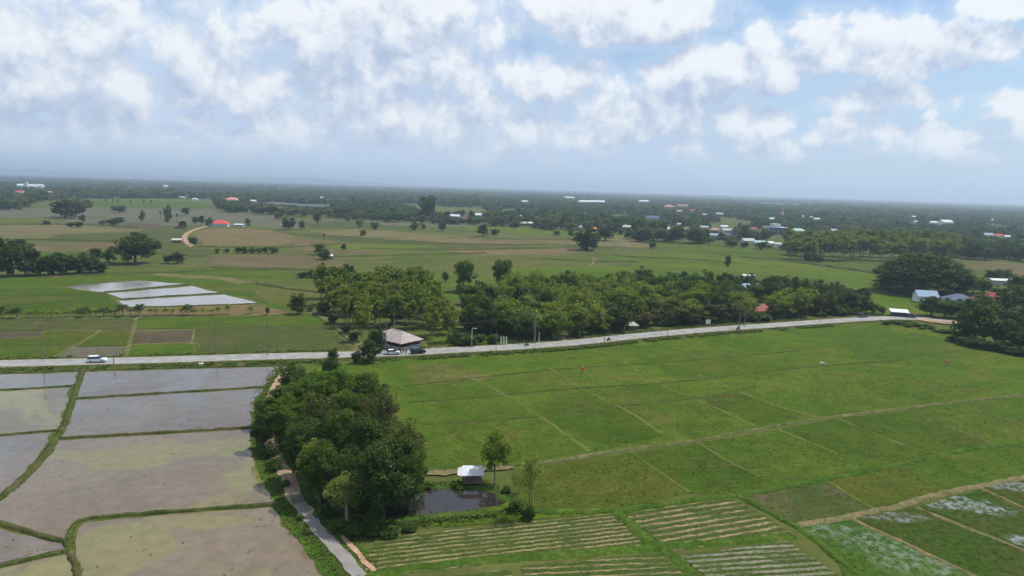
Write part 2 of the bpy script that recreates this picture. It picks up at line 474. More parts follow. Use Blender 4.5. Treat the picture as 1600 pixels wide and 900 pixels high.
FIELDS = [
    # far plain
    ('green_field', [(130, 312), (330, 316), (345, 326), (130, 324)], 'mid', 1),
    ('fallow_field', [(-60, 325), (150, 325), (345, 327), (500, 345), (440, 352), (200, 352), (60, 345), (-60, 345)], 'grey', 1),
    ('harvested_field', [(-60, 352), (120, 352), (215, 362), (215, 374), (-60, 372)], 'tan', 1),
    ('green_field', [(80, 366), (215, 362), (240, 350), (292, 356), (286, 384), (180, 380), (80, 378)], 'dull', 1),
    ('fallow_field', [(192, 348), (248, 350), (262, 357), (180, 357)], 'soil', 1),
    ('fallow_field', [(-60, 378), (200, 380), (190, 392), (-60, 392)], 'brown', 1),
    ('harvested_field', [(318, 357), (400, 357), (440, 364), (480, 376), (420, 384), (322, 383), (306, 368)], 'orange', 1),
    ('fallow_field', [(322, 402), (440, 398), (520, 402), (560, 418), (430, 418), (330, 414)], 'brown', 1),
    ('harvested_field', [(450, 372), (540, 378), (620, 392), (540, 398), (470, 392)], 'brown', 1),
    ('harvested_field', [(390, 342), (500, 342), (800, 352), (780, 356), (600, 352), (420, 356)], 'grey', 1),
    ('harvested_field', [(480, 360), (560, 358), (760, 372), (760, 378), (600, 374), (500, 366)], 'tan', 1),
    ('green_field', [(440, 364), (500, 368), (720, 380), (1000, 382), (960, 390), (700, 388), (520, 376)], 'dull', 1),
    ('harvested_field', [(640, 374), (900, 376), (905, 381), (700, 381)], 'orange', 1),
    ('fallow_field', [(560, 405), (800, 398), (930, 404), (900, 414), (740, 416), (600, 412)], 'olive', 1),
    ('harvested_field', [(700, 392), (880, 388), (940, 393), (860, 398), (720, 398)], 'orange', 1),
    ('green_field', [(760, 352), (930, 362), (1000, 366), (960, 372), (800, 364), (700, 358)], 'lime', 1),
    ('harvested_field', [(920, 366), (990, 372), (1040, 380), (1000, 388), (930, 384)], 'tan', 1),
    ('green_field', [(990, 374), (1120, 380), (1240, 392), (1400, 412), (1380, 424), (1200, 404), (1040, 392)], 'mid', 1),
    ('green_field', [(930, 398), (1080, 396), (1250, 412), (1380, 432), (1400, 452), (1250, 432), (1000, 414)], 'lime', 1),
    ('green_field', [(800, 418), (1000, 416), (1260, 434), (1350, 450), (1360, 486), (1260, 470), (900, 440), (780, 436)], 'bright', 2),
    ('green_field', [(1330, 440), (1400, 452), (1510, 478), (1500, 492), (1400, 494), (1340, 486), (1290, 460)], 'lime', 2),
    ('fallow_field', [(1505, 408), (1560, 410), (1660, 420), (1660, 436), (1560, 428), (1510, 420)], 'brown', 1),
    # behind the palm row
    ('green_field', [(-80, 430), (170, 424), (330, 418), (480, 428), (500, 470), (440, 484), (400, 470), (300, 442), (100, 446), (-80, 470)], 'mid', 2),
    ('green_field', [(380, 436), (500, 436), (500, 466), (455, 482), (405, 466)], 'olive', 2),
    ('fallow_field', [(-80, 462), (130, 458), (180, 472), (170, 482), (-80, 486)], 'olive', 3),
    ('green_field', [(560, 425), (720, 430), (860, 436), (850, 470), (640, 470), (560, 450)], 'bright', 3),
    ('harvested_field', [(238, 426), (290, 429), (358, 434), (345, 437), (255, 432)], 'tan', 2),
    ('harvested_field', [(345, 437), (362, 433), (398, 440), (370, 444)], 'tan', 3),
    ('green_field', [(100, 450), (165, 458), (190, 483), (140, 490), (-80, 494), (-80, 452)], 'dark', 1),
    ('fallow_field', [(-80, 468), (70, 462), (130, 466), (60, 474), (-80, 478)], 'rust', 2),
    ('dirt_field', [(186, 492), (184, 482), (402, 475), (452, 489), (448, 493)], 'orange', 4),
    # between palm row and road
    ('green_field', [(-80, 500), (208, 497), (205, 516), (-80, 518)], 'dull', 5),
    ('green_field', [(216, 497), (488, 492), (512, 508), (212, 515)], 'mid', 5),
    ('green_field', [(305, 512), (515, 508), (548, 546), (400, 553), (306, 557)], 'dull', 6),
    ('fallow_field', [(-80, 520), (66, 518), (60, 527), (-80, 532)], 'soil', 1),
    ('green_field', [(70, 519), (152, 518), (108, 539), (-80, 544), (-80, 536), (20, 529), (64, 527)], 'rust', 3),
    ('fallow_field', [(158, 518), (206, 517), (198, 540), (114, 542)], 'rust', 4),
    ('green_field', [(-80, 545), (104, 542), (76, 560), (-80, 564)], 'mid', 7),
    ('fallow_field', [(112, 543), (196, 541), (190, 557), (84, 560)], 'grey', 5),
    ('fallow_field', [(210, 518), (300, 517), (297, 535), (207, 537)], 'soil', 2),
    ('green_field', [(206, 539), (298, 537), (306, 556), (199, 558)], 'bright', 7),
]
for nm, px, k, s in FIELDS:
    if nm == 'green_field' and k == 'mid' and s == 2 and px[0][0] == -80: LAYER[0] = 8
    d = np.mean([np.linalg.norm(G(*p)) for p in px])
    sheet(nm, px, fm(k, s, far=d > 330))

# the big field below the road, down to the dyke
DYKE = [(560, 748), (650, 738), (760, 731), (860, 722), (960, 705), (1080, 690), (1185, 670), (1300, 652), (1440, 635), (1600, 617), (1720, 603)]
ROAD = [(-260, 576.5), (-120, 573), (0, 570), (152, 566.5), (250, 564), (400, 559.3), (500, 557), (560, 555.3), (640, 552.8), (700, 549), (800, 543.8), (900, 536.5), (1000, 526), (1100, 517),
        (1200, 510), (1300, 502.8), (1350, 499.6), (1400, 498), (1450, 500), (1510, 507), (1580, 517), (1700, 535)]
big = [(470, 572), (560, 566), (640, 561), (700, 557), (800, 552), (900, 544), (1000, 533), (1100, 524), (1200, 517), (1300, 509), (1400, 504), (1470, 512), (1530, 545), (1600, 552), (1720, 560)] + DYKE[::-1]
LAYER[0] = 0
sheet('rice_field', big, fm('bright', 11))
for px, k, s in [
    ([(640, 606), (770, 590), (905, 577), (930, 600), (760, 621), (650, 628)], 'mid', 12),
    ([(680, 630), (760, 622), (850, 660), (800, 676), (690, 668)], 'mid', 13),
    ([(860, 622), (915, 611), (1000, 645), (1040, 680), (960, 700), (850, 660)], 'dark', 14),
    ([(920, 608), (1020, 600), (1160, 655), (1180, 668), (1080, 686), (1010, 650)], 'mid', 15),
    ([(1100, 622), (1150, 612), (1260, 650), (1190, 666)], 'dark', 16),
    ([(650, 665), (840, 655), (920, 706), (760, 728), (660, 735)], 'mid', 17),
    ([(1240, 600), (1400, 590), (1560, 612), (1420, 634), (1300, 648)], 'mid', 18),
    ([(640, 570), (700, 566), (770, 590), (650, 606)], 'olive', 19),
    ([(1000, 560), (1160, 550), (1250, 575), (1060, 596)], 'mid', 20),
    ([(1300, 530), (1420, 520), (1560, 545), (1500, 560), (1340, 560)], 'mid', 21)]:
    sheet('rice_field', px, fm(k, s), jit=.9)
SUB = [
    ([(800, 735), (860, 726), (985, 708), (1075, 770), (960, 800), (850, 806), (800, 780)], 'rust', 31),
    ([(985, 709), (1088, 693), (1185, 745), (1280, 748), (1150, 772), (1078, 772)], 'dark', 32),
    ([(1090, 692), (1215, 672), (1312, 710), (1400, 722), (1285, 746), (1190, 745)], 'mid', 33),
    ([(1217, 670), (1310, 655), (1450, 710), (1400, 722), (1310, 708)], 'dark', 34),
    ([(1312, 654), (1415, 642), (1560, 695), (1500, 703), (1452, 710)], 'dark', 35),
    ([(1417, 640), (1490, 632), (1660, 688), (1560, 695)], 'mid', 36),
    ([(1492, 631), (1720, 606), (1740, 690), (1660, 688)], 'mid', 37),
    ([(1152, 775), (1288, 751), (1365, 797), (1250, 821)], 'dull', 38),
    ([(1292, 750), (1398, 728), (1480, 768), (1368, 796)], 'rust', 39),
    ([(1402, 727), (1500, 706), (1600, 695), (1720, 690), (1720, 728), (1600, 746), (1484, 767)], 'mid', 40),
    ([(700, 770), (800, 778), (850, 806), (960, 801), (700, 824), (640, 822)], 'bright', 41)]
LAYER[0] = 1
for px, k, s in SUB: sheet('rice_field', px, fm(k, s))
def marsh_mat(name, a, b, wet, lo, seed, blobs=()):
    m, nt, p = principled(name); w = coords(nt); v = coords(nt, off=(seed * 9.3, seed * 5.1, 0))
    gr = mix(nt, smooth(nt, noise(nt, v, .06, 5, .6), .35, .65), a, b)
    vm = vmath(nt, 'SCALE', gr); sset(nt, vm.inputs['Scale'], smooth(nt, noise(nt, w, 1.0, 7, .72), .3, .7, .55, 1.2)); gr = E(nt, vm.outputs[0])
    k = smooth(nt, noise(nt, v, .055, 3, .6, .8), lo, lo + .16) * .6
    for bx, by, rx, ry in blobs:
        g_ = G(bx, by); q_ = vmath(nt, 'SUBTRACT', w, (g_[0], g_[1], 0)).outputs[0]; q_ = vmath(nt, 'MULTIPLY', q_, (1 / rx, 1 / ry, 0)).outputs[0]
        k = k.max(smooth(nt, (1 - E(nt, vmath(nt, 'LENGTH', q_).outputs['Value'])) + (noise(nt, w, .22, 6, .7) - .5) * 1.6, .1, .55))
    k = k * smooth(nt, noise(nt, w, .7, 7, .75), .42, .66)
    sset(nt, p.inputs['Base Color'], mix(nt, k, gr, wet)); sset(nt, p.inputs['Roughness'], .9 - k * .7)
    sset(nt, p.inputs['Specular IOR Level'], k * .4); return m


wetg = marsh_mat('flooded_green', (.040, .085, .014), (.060, .10, .018), (.115, .145, .085), .70, 2, [(1290, 828, 7, 3), (1380, 850, 9, 5), (1440, 880, 9, 5)])
wetd = marsh_mat('flooded_dark', (.038, .072, .012), (.055, .066, .016), (.15, .155, .15), .80, 5, [(1390, 808, 7, 2.5), (1600, 762, 9, 3)])
wetc = marsh_mat('flooded_pale', (.036, .070, .012), (.055, .070, .018), (.21, .215, .225), .80, 9, [(1490, 786, 10, 4), (1535, 796, 7, 3), (1610, 850, 5, 3)])
sheet('flooded_field', [(1243, 825), (1330, 814), (1540, 908), (1330, 925), (1310, 880)], wetg)
sheet('flooded_field', [(1338, 810), (1428, 794), (1700, 905), (1700, 960), (1555, 915)], wetd)
sheet('flooded_field', [(1438, 792), (1530, 765), (1700, 850), (1700, 895)], wetc)
sheet('flooded_field', [(1536, 763), (1600, 750), (1720, 728), (1720, 850)], wetd)

# paddies under water
ALG = {3: [(190, 715, 16, 6), (290, 704, 16, 5), (375, 696, 12, 5), (395, 740, 5, 8), (200, 850, 9, 6), (160, 880, 6, 6), (330, 815, 10, 3)]}
mud = [water_mat(f'muddy_water_{i}', a, b, c, i, r, True, am, blobs=ALG.get(i, ())) for i, (a, b, c, r, am) in enumerate([
    ((.126, .092, .052), (.156, .118, .076), (.135, .130, .100), .06, .45),
    ((.120, .096, .050), (.142, .116, .068), (.175, .155, .050), .10, .75),
    ((.116, .088, .062), (.140, .110, .082), (.125, .122, .112), .05, .5),
    ((.128, .094, .054), (.152, .115, .074), (.160, .142, .048), .06, .10)])]
PAD = [([(-90, 588), (0, 585.5), (122, 581.5), (113, 602), (0, 608.5), (-90, 612)], 2),
       ([(-90, 615), (0, 611), (110, 605), (101, 640), (88, 671), (0, 679), (-90, 684)], 1),
       ([(-110, 688), (0, 682), (82, 675), (60, 712), (28, 748), (0, 774), (-110, 850)], 2),
       ([(132, 581.5), (280, 577), (441, 573), (430, 585), (418, 603), (260, 613), (120, 621)], 2),
       ([(118, 625), (260, 616), (412, 606.5), (398, 622), (391, 667), (240, 676), (93, 683)], 2),
       ([(91, 688), (240, 679), (391, 670), (394, 710), (405, 745), (428, 784), (300, 796), (142, 807), (120, 816), (103, 842), (60, 832), (0, 813), (-110, 780), (0, 784), (36, 755), (70, 718)], 3),
       ([(132, 817), (300, 801), (425, 793), (450, 828), (480, 868), (520, 925), (470, 1020), (130, 1000), (128, 910), (118, 868), (119, 838)], 3),
       ([(-110, 822), (0, 827), (60, 842), (98, 850), (103, 858), (50, 870), (0, 880), (-110, 900)], 2),
       ([(-110, 908), (0, 889), (60, 874), (104, 866), (114, 885), (118, 930), (100, 1000), (-110, 1000)], 1)]
LAYER[0] = 1
for px, k in PAD: sheet('paddy_water', px, mud[k], jit=.4)
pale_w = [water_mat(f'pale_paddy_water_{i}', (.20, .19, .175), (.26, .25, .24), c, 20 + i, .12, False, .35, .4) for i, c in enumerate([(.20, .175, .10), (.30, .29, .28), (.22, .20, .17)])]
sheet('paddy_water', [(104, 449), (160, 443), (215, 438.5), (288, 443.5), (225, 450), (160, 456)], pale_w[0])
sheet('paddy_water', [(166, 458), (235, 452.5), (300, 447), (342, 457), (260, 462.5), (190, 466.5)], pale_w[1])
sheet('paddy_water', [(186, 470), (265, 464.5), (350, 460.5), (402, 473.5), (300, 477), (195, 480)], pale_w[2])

# green verge between paddies and the track, track, pond
sheet('verge', [(443, 571), (470, 572), (480, 600), (470, 700), (500, 780), (560, 850), (640, 905), (640, 1010), (520, 1010), (524, 925), (484, 868), (454, 828), (430, 790), (408, 745), (397, 710), (394, 665), (400, 622), (420, 604), (432, 585)], M['verge'])
wet_track = water_mat('wet_track', (.22, .20, .18), (.25, .23, .21), (.10, .10, .07), 12, .08, False, .35, .2)
TRACK = [(452, 573), (440, 590), (428, 612), (419, 640), (420, 676), (430, 712), (449, 745), (461, 775), (478, 806), (508, 840), (538, 872), (566, 905), (600, 950)]
ribbon('dirt_track', TRACK[:9], [(-1.2, .17), (0, .19), (1.2, .17)], M['dirt'], .16, 1.5)
ribbon('wet_track', TRACK[7:], [(-.95, .185), (0, .20), (.95, .185)], wet_track, .14, 1.2)
ribbon('dirt_path', [(536, 838), (552, 858), (570, 880), (600, 912), (640, 960)], [(-.35, .17), (.35, .17)], M['dirt'], .1, 1.5)
pond_m = water_mat('pond_water', (.026, .020, .018), (.032, .025, .020), (.030, .026, .018), 3, .02, False, .3, .012)
POND = [(560, 806), (578, 786), (612, 770), (660, 762), (715, 761), (768, 766), (795, 778), (792, 798), (745, 806), (690, 812), (630, 818), (575, 818)]
sheet('pond_water', POND, pond_m, z=.30, jit=.5)
ribbon('pond_bank', POND + POND[:1], [(-.7, .02), (-.15, .42), (.35, .70), (1.3, .45), (2.4, .02)][::-1] if False else [(-2.2, .02), (-1.2, .42), (-.5, .50), (.05, .42), (.4, .22)], M['verge'], .18, 1.5)
ribbon('field_path', [(640, 742), (680, 741), (720, 738), (770, 734), (800, 729)], [(-.9, .24), (.9, .24)], M['bund_tan'], .2, 1.5)

# road
road_prof = [(-6.2, -.02), (-4.4, .20), (-3.7, .33), (3.7, .33), (4.4, .20), (6.2, -.02)]
ribbon('road_shoulder', ROAD, road_prof, M['bund'], 0, 3)
_, RL = ribbon('road', ROAD, [(-3.25, .37), (0, .41), (3.25, .37)], M['asphalt'], .05, 3)
for off in (-3.55, 3.55):
    ribbon('road_dirt_edge', ROAD, [(off - .55, .345), (off + .45, .374)] if off < 0 else [(off - .45, .374), (off + .55, .345)], M['bund_tan'], .14, 2)
for off in (-2.95, 2.95):
    ribbon('road_edge_line', ROAD, [(off - .06, .392), (off + .06, .392)], M['paint'], 0, 3)
ribbon('dirt_drive', [(868, 527), (884, 530), (900, 536)], [(-2.6, .30), (2.6, .30)], M['dirt'], .3, 2)
ribbon('dirt_drive', [(558, 552), (562, 540), (540, 522), (515, 503), (492, 489)], [(-1.5, .26), (1.5, .26)], M['bund_dry'], .25, 2)
ribbon('dirt_drive', [(1500, 505), (1470, 505), (1440, 500)], [(-3.4, .44), (3.4, .44)], M['dirt'], .2, 2)
ribbon('dirt_yard', [(676, 546), (690, 543), (704, 546)], [(-1.2, .36), (1.2, .36)], M['bund_tan'], .2, 2)
ribbon('dirt_yard', [(690, 500), (715, 506), (735, 512)], [(-5, .06), (5, .06)], M['bund_tan'], .5, 2)
sheet('dirt_yard', [(672, 525), (700, 512), (760, 516), (800, 530), (790, 541), (700, 543), (670, 540)], fm('lime', 51))

# bunds round the paddies and fields
BL = []
for px, w, h, m in [
    ([(130, 578), (118, 610), (108, 640), (92, 676), (66, 714), (32, 752), (0, 779), (-60, 815)], .72, .42, 'bund'),
    ([(-90, 613.5), (0, 610), (113, 603.5)], .38, .32, 'bund'), ([(-90, 686), (0, 680.5), (90, 673)], .38, .32, 'bund'),
    ([(119, 623), (260, 614.5), (416, 604.8)], .42, .34, 'bund'), ([(92, 685.5), (240, 677.5), (393, 668.5)], .5, .38, 'bund'),
    ([(-110, 800), (0, 820), (45, 832), (80, 843), (104, 846)], .45, .36, 'bund'),
    ([(104, 846), (112, 828), (122, 815), (142, 810), (300, 798.5), (430, 788)], .45, .38, 'bund'),
    ([(104, 846), (108, 862), (118, 885), (123, 915), (126, 980)], .48, .38, 'bund'),
    ([(-110, 904), (0, 885), (60, 872), (108, 861)], .42, .34, 'bund'),
    ([(-90, 586), (0, 583), (128, 579), (280, 575), (440, 571)], .55, .4, 'bund'),
    (DYKE[1:], .52, .34, 'bund_dry'),
    ([(632, 604), (770, 588), (905, 575), (1100, 562), (1250, 548)], .28, .22, 'bund'),
    ([(640, 629), (760, 620.5), (890, 608), (1060, 597), (1230, 577), (1420, 562)], .3, .22, 'bund'),
    ([(660, 664), (845, 651), (930, 640), (1090, 622), (1180, 604)], .28, .16, 'bund'),
    ([(680, 572), (760, 602), (850, 655), (920, 706)], .55, .12, 'faint'),
    ([(855, 573), (915, 610), (985, 645), (1040, 682)], .5, .12, 'faint'),
    ([(975, 565), (1030, 600), (1100, 630), (1180, 666)], .5, .12, 'faint'),
    ([(1090, 585), (1150, 610), (1215, 635), (1290, 655)], .45, .12, 'faint'),
    ([(1230, 575), (1330, 610), (1420, 634)], .4, .1, 'faint'),
    ([(820, 800), (960, 799), (1020, 790), (1150, 773), (1290, 749), (1400, 726), (1500, 704), (1600, 692), (1720, 684)], .85, .42, 'verge'),
    ([(985, 708), (1030, 738), (1078, 771)], .4, .2, 'faint'), ([(1090, 692), (1135, 720), (1188, 746)], .35, .2, 'faint'),
    ([(1215, 671), (1265, 692), (1312, 710)], .4, .2, 'faint'), ([(1311, 655), (1380, 684), (1452, 711)], .4, .2, 'faint'),
    ([(1416, 641), (1488, 670), (1560, 696)], .35, .2, 'faint'), ([(1491, 632), (1570, 655), (1660, 689)], .35, .2, 'faint'),
    ([(1290, 750), (1330, 775), (1367, 797)], .4, .2, 'faint'),
    ([(1240, 823), (1320, 808), (1400, 791), (1485, 768), (1600, 747), (1720, 726)], .75, .3, 'bund_tan'),
    ([(1332, 812), (1430, 858), (1545, 912), (1600, 940)], .42, .26, 'bund_tan'), ([(1432, 794), (1540, 838), (1700, 900)], .42, .26, 'bund_tan'),
    ([(1532, 764), (1600, 795), (1720, 850)], .42, .26, 'bund_tan'),
    ([(958, 798), (1000, 832), (1048, 868), (1120, 930)], 1.3, .3, 'verge'), ([(1150, 774), (1250, 828), (1330, 890), (1370, 930)], .7, .3, 'verge'),
    ([(560, 905), (700, 882), (1030, 857), (1240, 838)], 1.2, .22, 'verge'),
    ([(-80, 499), (0, 498), (210, 496), (490, 491)], .7, .2, 'bund_dry'),
    ([(213, 497), (207, 520), (195, 558)], .8, .15, 'bund_dry'), ([(155, 517), (118, 540), (80, 560)], .7, .15, 'bund_dry'),
    ([(-60, 537), (18, 528.5), (62, 527), (72, 518), (155, 517), (305, 516)], .45, .15, 'bund_dry'),
    ([(207, 538), (298, 536), (312, 546)], .45, .15, 'bund_dry'), ([(304, 516), (298, 536)], .5, .12, 'bund_dry'),
    ([(163, 457), (228, 451.3), (296, 445.5)], .7, .5, 'bund'), ([(190, 468.5), (262, 463.5), (346, 458.6)], .7, .5, 'bund'), ([(195, 481.5), (300, 478.5), (405, 475)], .8, .5, 'bund')]:
    BL.append((bund(px, w, h, m), w, h, m))
ribbon('dirt_lane', [(300, 386), (291, 378), (289, 369), (300, 361), (322, 354), (338, 352)], [(-2.2, .3), (2.2, .3)], M['dirt'], .3, 5)
ribbon('dirt_lane', [(140, 324.5), (240, 325.5), (345, 326)], [(-3, .3), (3, .3)], M['bund_tan'], .3, 15)
ribbon('dirt_lane', [(1500, 408), (1545, 410), (1600, 416), (1680, 424)], [(-3, .3), (3, .3)], M['bund_tan'], .4, 8)
ribbon('field_path', [(922, 416), (928, 408), (926, 402)], [(-.9, .3), (.9, .3)], M['bund_tan'], .3, 4)


for px, w_ in [([(0, 352), (120, 351), (215, 357)], 2.2), ([(0, 374), (120, 376), (200, 378)], 2), ([(300, 386), (420, 387), (500, 384), (560, 378)], 2.2), ([(440, 365), (560, 372), (700, 381), (900, 384)], 2.6), ([(330, 419), (430, 421), (520, 424)], 1.4),
               ([(700, 372), (860, 374), (905, 375)], 3), ([(930, 396), (985, 402), (1040, 404)], 1.6), ([(1035, 403), (1080, 406), (1150, 412)], 1.8), ([(1160, 402), (1260, 412), (1370, 428)], 1.6), ([(500, 402), (600, 400), (760, 396)], 1.6),
               ([(1240, 404), (1330, 410), (1400, 418)], 2.2), ([(840, 404), (900, 408), (1000, 410)], 1.2), ([(560, 388), (700, 391), (850, 388)], 1.8), ([(60, 435), (200, 428), (330, 424), (420, 422)], 1.2), ([(400, 444), (450, 452), (500, 458)], 1.0), ([(340, 330), (430, 336), (500, 344)], 2.4)]:
    ribbon('field_bund', px, [(-w_ * .5, 0), (0, .9), (w_ * .5, 0)], M['bund'], w_ * .22, 6)
for px, k, sd in [([(500, 384), (620, 382), (700, 386), (600, 391), (520, 390)], 'lime', 61), ([(640, 398), (720, 394), (700, 402), (600, 404)], 'mid', 62), ([(820, 378), (900, 381), (880, 387), (800, 385)], 'olive', 63), ([(1000, 404), (1100, 404), (1180, 412), (1040, 412)], 'mid', 64), ([(1160, 414), (1250, 420), (1330, 436), (1240, 430)], 'bright', 65),
                  ([(-60, 394), (60, 393), (120, 400), (-60, 404)], 'mid', 66), ([(250, 388), (320, 388), (330, 400), (256, 402)], 'dull', 67), ([(440, 346), (560, 346), (620, 354), (500, 356)], 'dull', 68), ([(0, 340), (120, 342), (80, 349), (-40, 349)], 'olive', 69)]:
    sheet('green_field', px, fm(k, sd, far=True), z=.14)


# ------------------------------------------------------------------ foliage prototypes
def leaf_quads(C, size, up=.35, elong=1.0, r=None):
    """one quad per centre, random orientation"""
    r = r or rng; n = len(C)
    N = r.normal(size=(n, 3)); N[:, 2] = np.abs(N[:, 2]) + up; N /= np.linalg.norm(N, axis=1)[:, None]
    A = np.cross(N, r.normal(size=(n, 3))); A /= np.linalg.norm(A, axis=1)[:, None]; B = np.cross(N, A)
    s = size * r.uniform(.6, 1.35, n)[:, None]
    A = A * s * elong; B = B * s
    V = np.stack([C - A - B * .35, C + B * .1 - A * .1 + B * .8, C + A + B * .3, C - B * .9 + A * .1], 1).reshape(-1, 3)
    return V, np.arange(n * 4).reshape(n, 4)


def crown_points(n_clump, per, shape, r, clump_r, hollow=.55, flat=.75):
    """shape(k) -> centre of clump; leaves on the outer part of each clump"""
    P = []; T = []
    for i in range(n_clump):
        c = shape(r); cr = clump_r * r.uniform(.6, 1.35); m = int(per * r.uniform(.6, 1.4)); t = r.uniform()
        d = r.normal(size=(m, 3)); d /= np.linalg.norm(d, axis=1)[:, None]
        rad = cr * (hollow + (1 - hollow) * r.uniform(size=m) ** .6)[:, None]
        q = d * rad; q[:, 2] *= flat
        P.append(c + q); T.append(np.clip(t + r.normal(0, .14, m), 0, 1))
    return np.concatenate(P), np.concatenate(T)


def ell(cz, rx, rz, inner=.45, low=-.7):
    def f(r):
        while True:
            d = r.normal(size=3); d /= np.linalg.norm(d)
            if d[2] > low: break
        k = r.uniform(inner, 1.0)
        lump = 1 + .16 * math.sin(3 * math.atan2(d[1], d[0]) + d[2] * 4 + f.ph)
        return np.array([d[0] * rx * k * lump, d[1] * rx * k * lump, cz + d[2] * rz * k])
    f.ph = rng.uniform(0, 6)
    return f


def trunk_mb(h, rad, targets, r, forks=1):
    mb = MB(); top = Vector((r.uniform(-.2, .2), r.uniform(-.2, .2), h))
    for k in range(forks):
        off = Vector((r.uniform(-.5, .5), r.uniform(-.5, .5), 0)) * (forks > 1)
        mid = Vector((r.uniform(-.25, .25), r.uniform(-.25, .25), h * .5)) + off
        mb.tube([off * .3 - Vector((0, 0, .3)), mid, top + off * 1.6], [rad * 1.25 / forks ** .5, rad / forks ** .5, rad * .7 / forks ** .5])
    for t in targets:
        t = Vector(t); s = top * r.uniform(.72, 1.0); m = (s + t) / 2 + Vector((0, 0, r.uniform(-.2, .5)))
        mb.tube([s, m, t], [rad * .5, rad * .3, rad * .1], 5)
    return mb


LM = dict(
    dark=leafmat('dark_leaf', (.023, .050, .006), (.064, .108, .011), (.066, .098, .011)),
    mid=leafmat('mid_leaf', (.038, .078, .008), (.096, .150, .015), (.070, .118, .010), .32),
    fresh=leafmat('fresh_leaf', (.062, .125, .009), (.130, .205, .014), (.080, .145, .010), .38),
    teak=leafmat('teak_leaf', (.100, .140, .012), (.205, .245, .022), (.125, .185, .016), .40),
    pale=leafmat('pale_leaf', (.150, .180, .035), (.290, .310, .070), None, .35),
    olive=leafmat('olive_leaf', (.050, .064, .012), (.105, .115, .020), (.110, .092, .026), .3),
    far=leafmat('wood_leaf', (.026, .052, .013), (.066, .104, .024), (.080, .100, .024)),
    farmid=leafmat('light_wood_leaf', (.058, .095, .022), (.120, .165, .034), (.13, .14, .036)),
    palm=leafmat('palm_leaf', (.022, .048, .008), (.050, .084, .012), None, .3),
    young=leafmat('young_palm_leaf', (.110, .150, .012), (.210, .235, .020), (.12, .16, .018), .4),
    weed=leafmat('weed_leaf', (.052, .092, .010), (.100, .145, .018), None, .3),
    dry=leafmat('dry_leaf', (.12, .12, .04), (.20, .17, .07), None, .3))
PROTO = {}


def proto(key, crown_V, crown_F, tint, lm, trunk, tm='bark'):
    cm = mesh_np(key + '_crown', crown_V, crown_F, LM[lm], tint)
    tmz = trunk.mesh(key + '_trunk', M[tm]) if trunk else None
    PROTO.setdefault(key, []).append((cm, tmz))


# unit trees: height 10, crown radius about 5 (scaled per tree)
def make_round(key, lm, n_clump, per, leaf, clump_r, cz=6.0, rx=3.6, rz=3.1, th=4.0, tr=.28, inner=.35, low=-.75, seeds=(1, 2, 3), tm='bark', forks=1, hollow=.55, elong=1.0, up=.35):
    for s in seeds:
        r = np.random.default_rng(s * 17 + len(key)); f = ell(cz, rx, rz, inner, low); f.ph = s * 1.7
        P, T = crown_points(n_clump, per, f, r, clump_r, hollow)
        P[:, 2] = np.maximum(P[:, 2], .25)
        V, F = leaf_quads(P, leaf, up, elong, r)
        tg = [tuple(f(r) * np.array([.8, .8, 1])) for _ in range(7)]
        proto(key, V, F, T, lm, trunk_mb(th, tr, tg, r, forks), tm)


make_round('near_dark', 'dark', 84, 190, .12, .95, inner=.5, cz=5.3, rz=4.2, th=3, low=-.97, seeds=(1, 2, 3, 10))
make_round('near_mid', 'mid', 84, 190, .12, .95, inner=.5, cz=5.3, rz=4.2, th=3, low=-.97, seeds=(4, 5, 6))
make_round('near_fresh', 'fresh', 150, 130, .10, .8, cz=5.2, rx=3.7, rz=4.3, th=3, low=-.97, seeds=(7, 8, 9), elong=1.5)
make_round('near_olive', 'olive', 80, 110, .11, .9, cz=5.4, rz=4.1, inner=.5, th=3.5, low=-.95, seeds=(1, 2), tm='pale_bark')
make_round('near_pale', 'pale', 84, 90, .13, .8, cz=5.8, rx=3.6, rz=3.6, seeds=(3, 5), tm='pale_bark')
make_round('mid_dark', 'dark', 58, 72, .25, 1.15, cz=5.0, rx=3.6, rz=4.4, th=3, low=-.98, seeds=(11, 12, 13, 14))
make_round('mid_mid', 'mid', 58, 72, .25, 1.15, cz=5.0, rx=3.6, rz=4.4, th=3, low=-.98, seeds=(15, 16, 17, 18))
make_round('mid_olive', 'olive', 60, 55, .24, 1.0, cz=5.0, rx=3.7, rz=4.3, th=3, low=-.98, seeds=(21, 22, 23))
make_round('tall_dark', 'mid', 64, 75, .22, 1.0, cz=5.8, rx=3.1, rz=4.0, low=-.95, seeds=(24, 25))
make_round('teak', 'teak', 56, 36, .28, .8, cz=6.3, rx=3.1, rz=3.5, th=6.0, tr=.17, seeds=(31, 32, 33, 34, 35), tm='pale_bark', low=-.95)
make_round('wood_teak', 'teak', 62, 44, .26, 1.0, cz=5.1, rx=3.5, rz=4.3, th=3.5, tr=.2, seeds=(81, 82, 83), tm='pale_bark', low=-.98)
make_round('airy_teak', 'teak', 80, 56, .16, .8, cz=6.0, rx=3.3, rz=3.7, th=6.0, tr=.16, seeds=(36,), tm='pale_bark', low=-.95)
make_round('sparse', 'pale', 60, 34, .13, .75, cz=6.6, rx=2.5, rz=3.2, th=7.0, tr=.14, seeds=(37,), tm='bark', forks=4)
make_round('bush', 'mid', 26, 60, .42, 1.9, cz=4.2, rx=3.6, rz=4.4, th=2, tr=.2, seeds=(41, 42, 43), low=-.9)
make_round('dark_bush', 'dark', 26, 60, .42, 1.9, cz=4.2, rx=3.6, rz=4.4, th=2, tr=.2, seeds=(44, 45, 46), low=-.9)
make_round('far_dark', 'far', 20, 34, .55, 1.6, cz=4.9, rx=3.3, rz=4.3, th=3, seeds=(51, 52, 53), low=-.9)
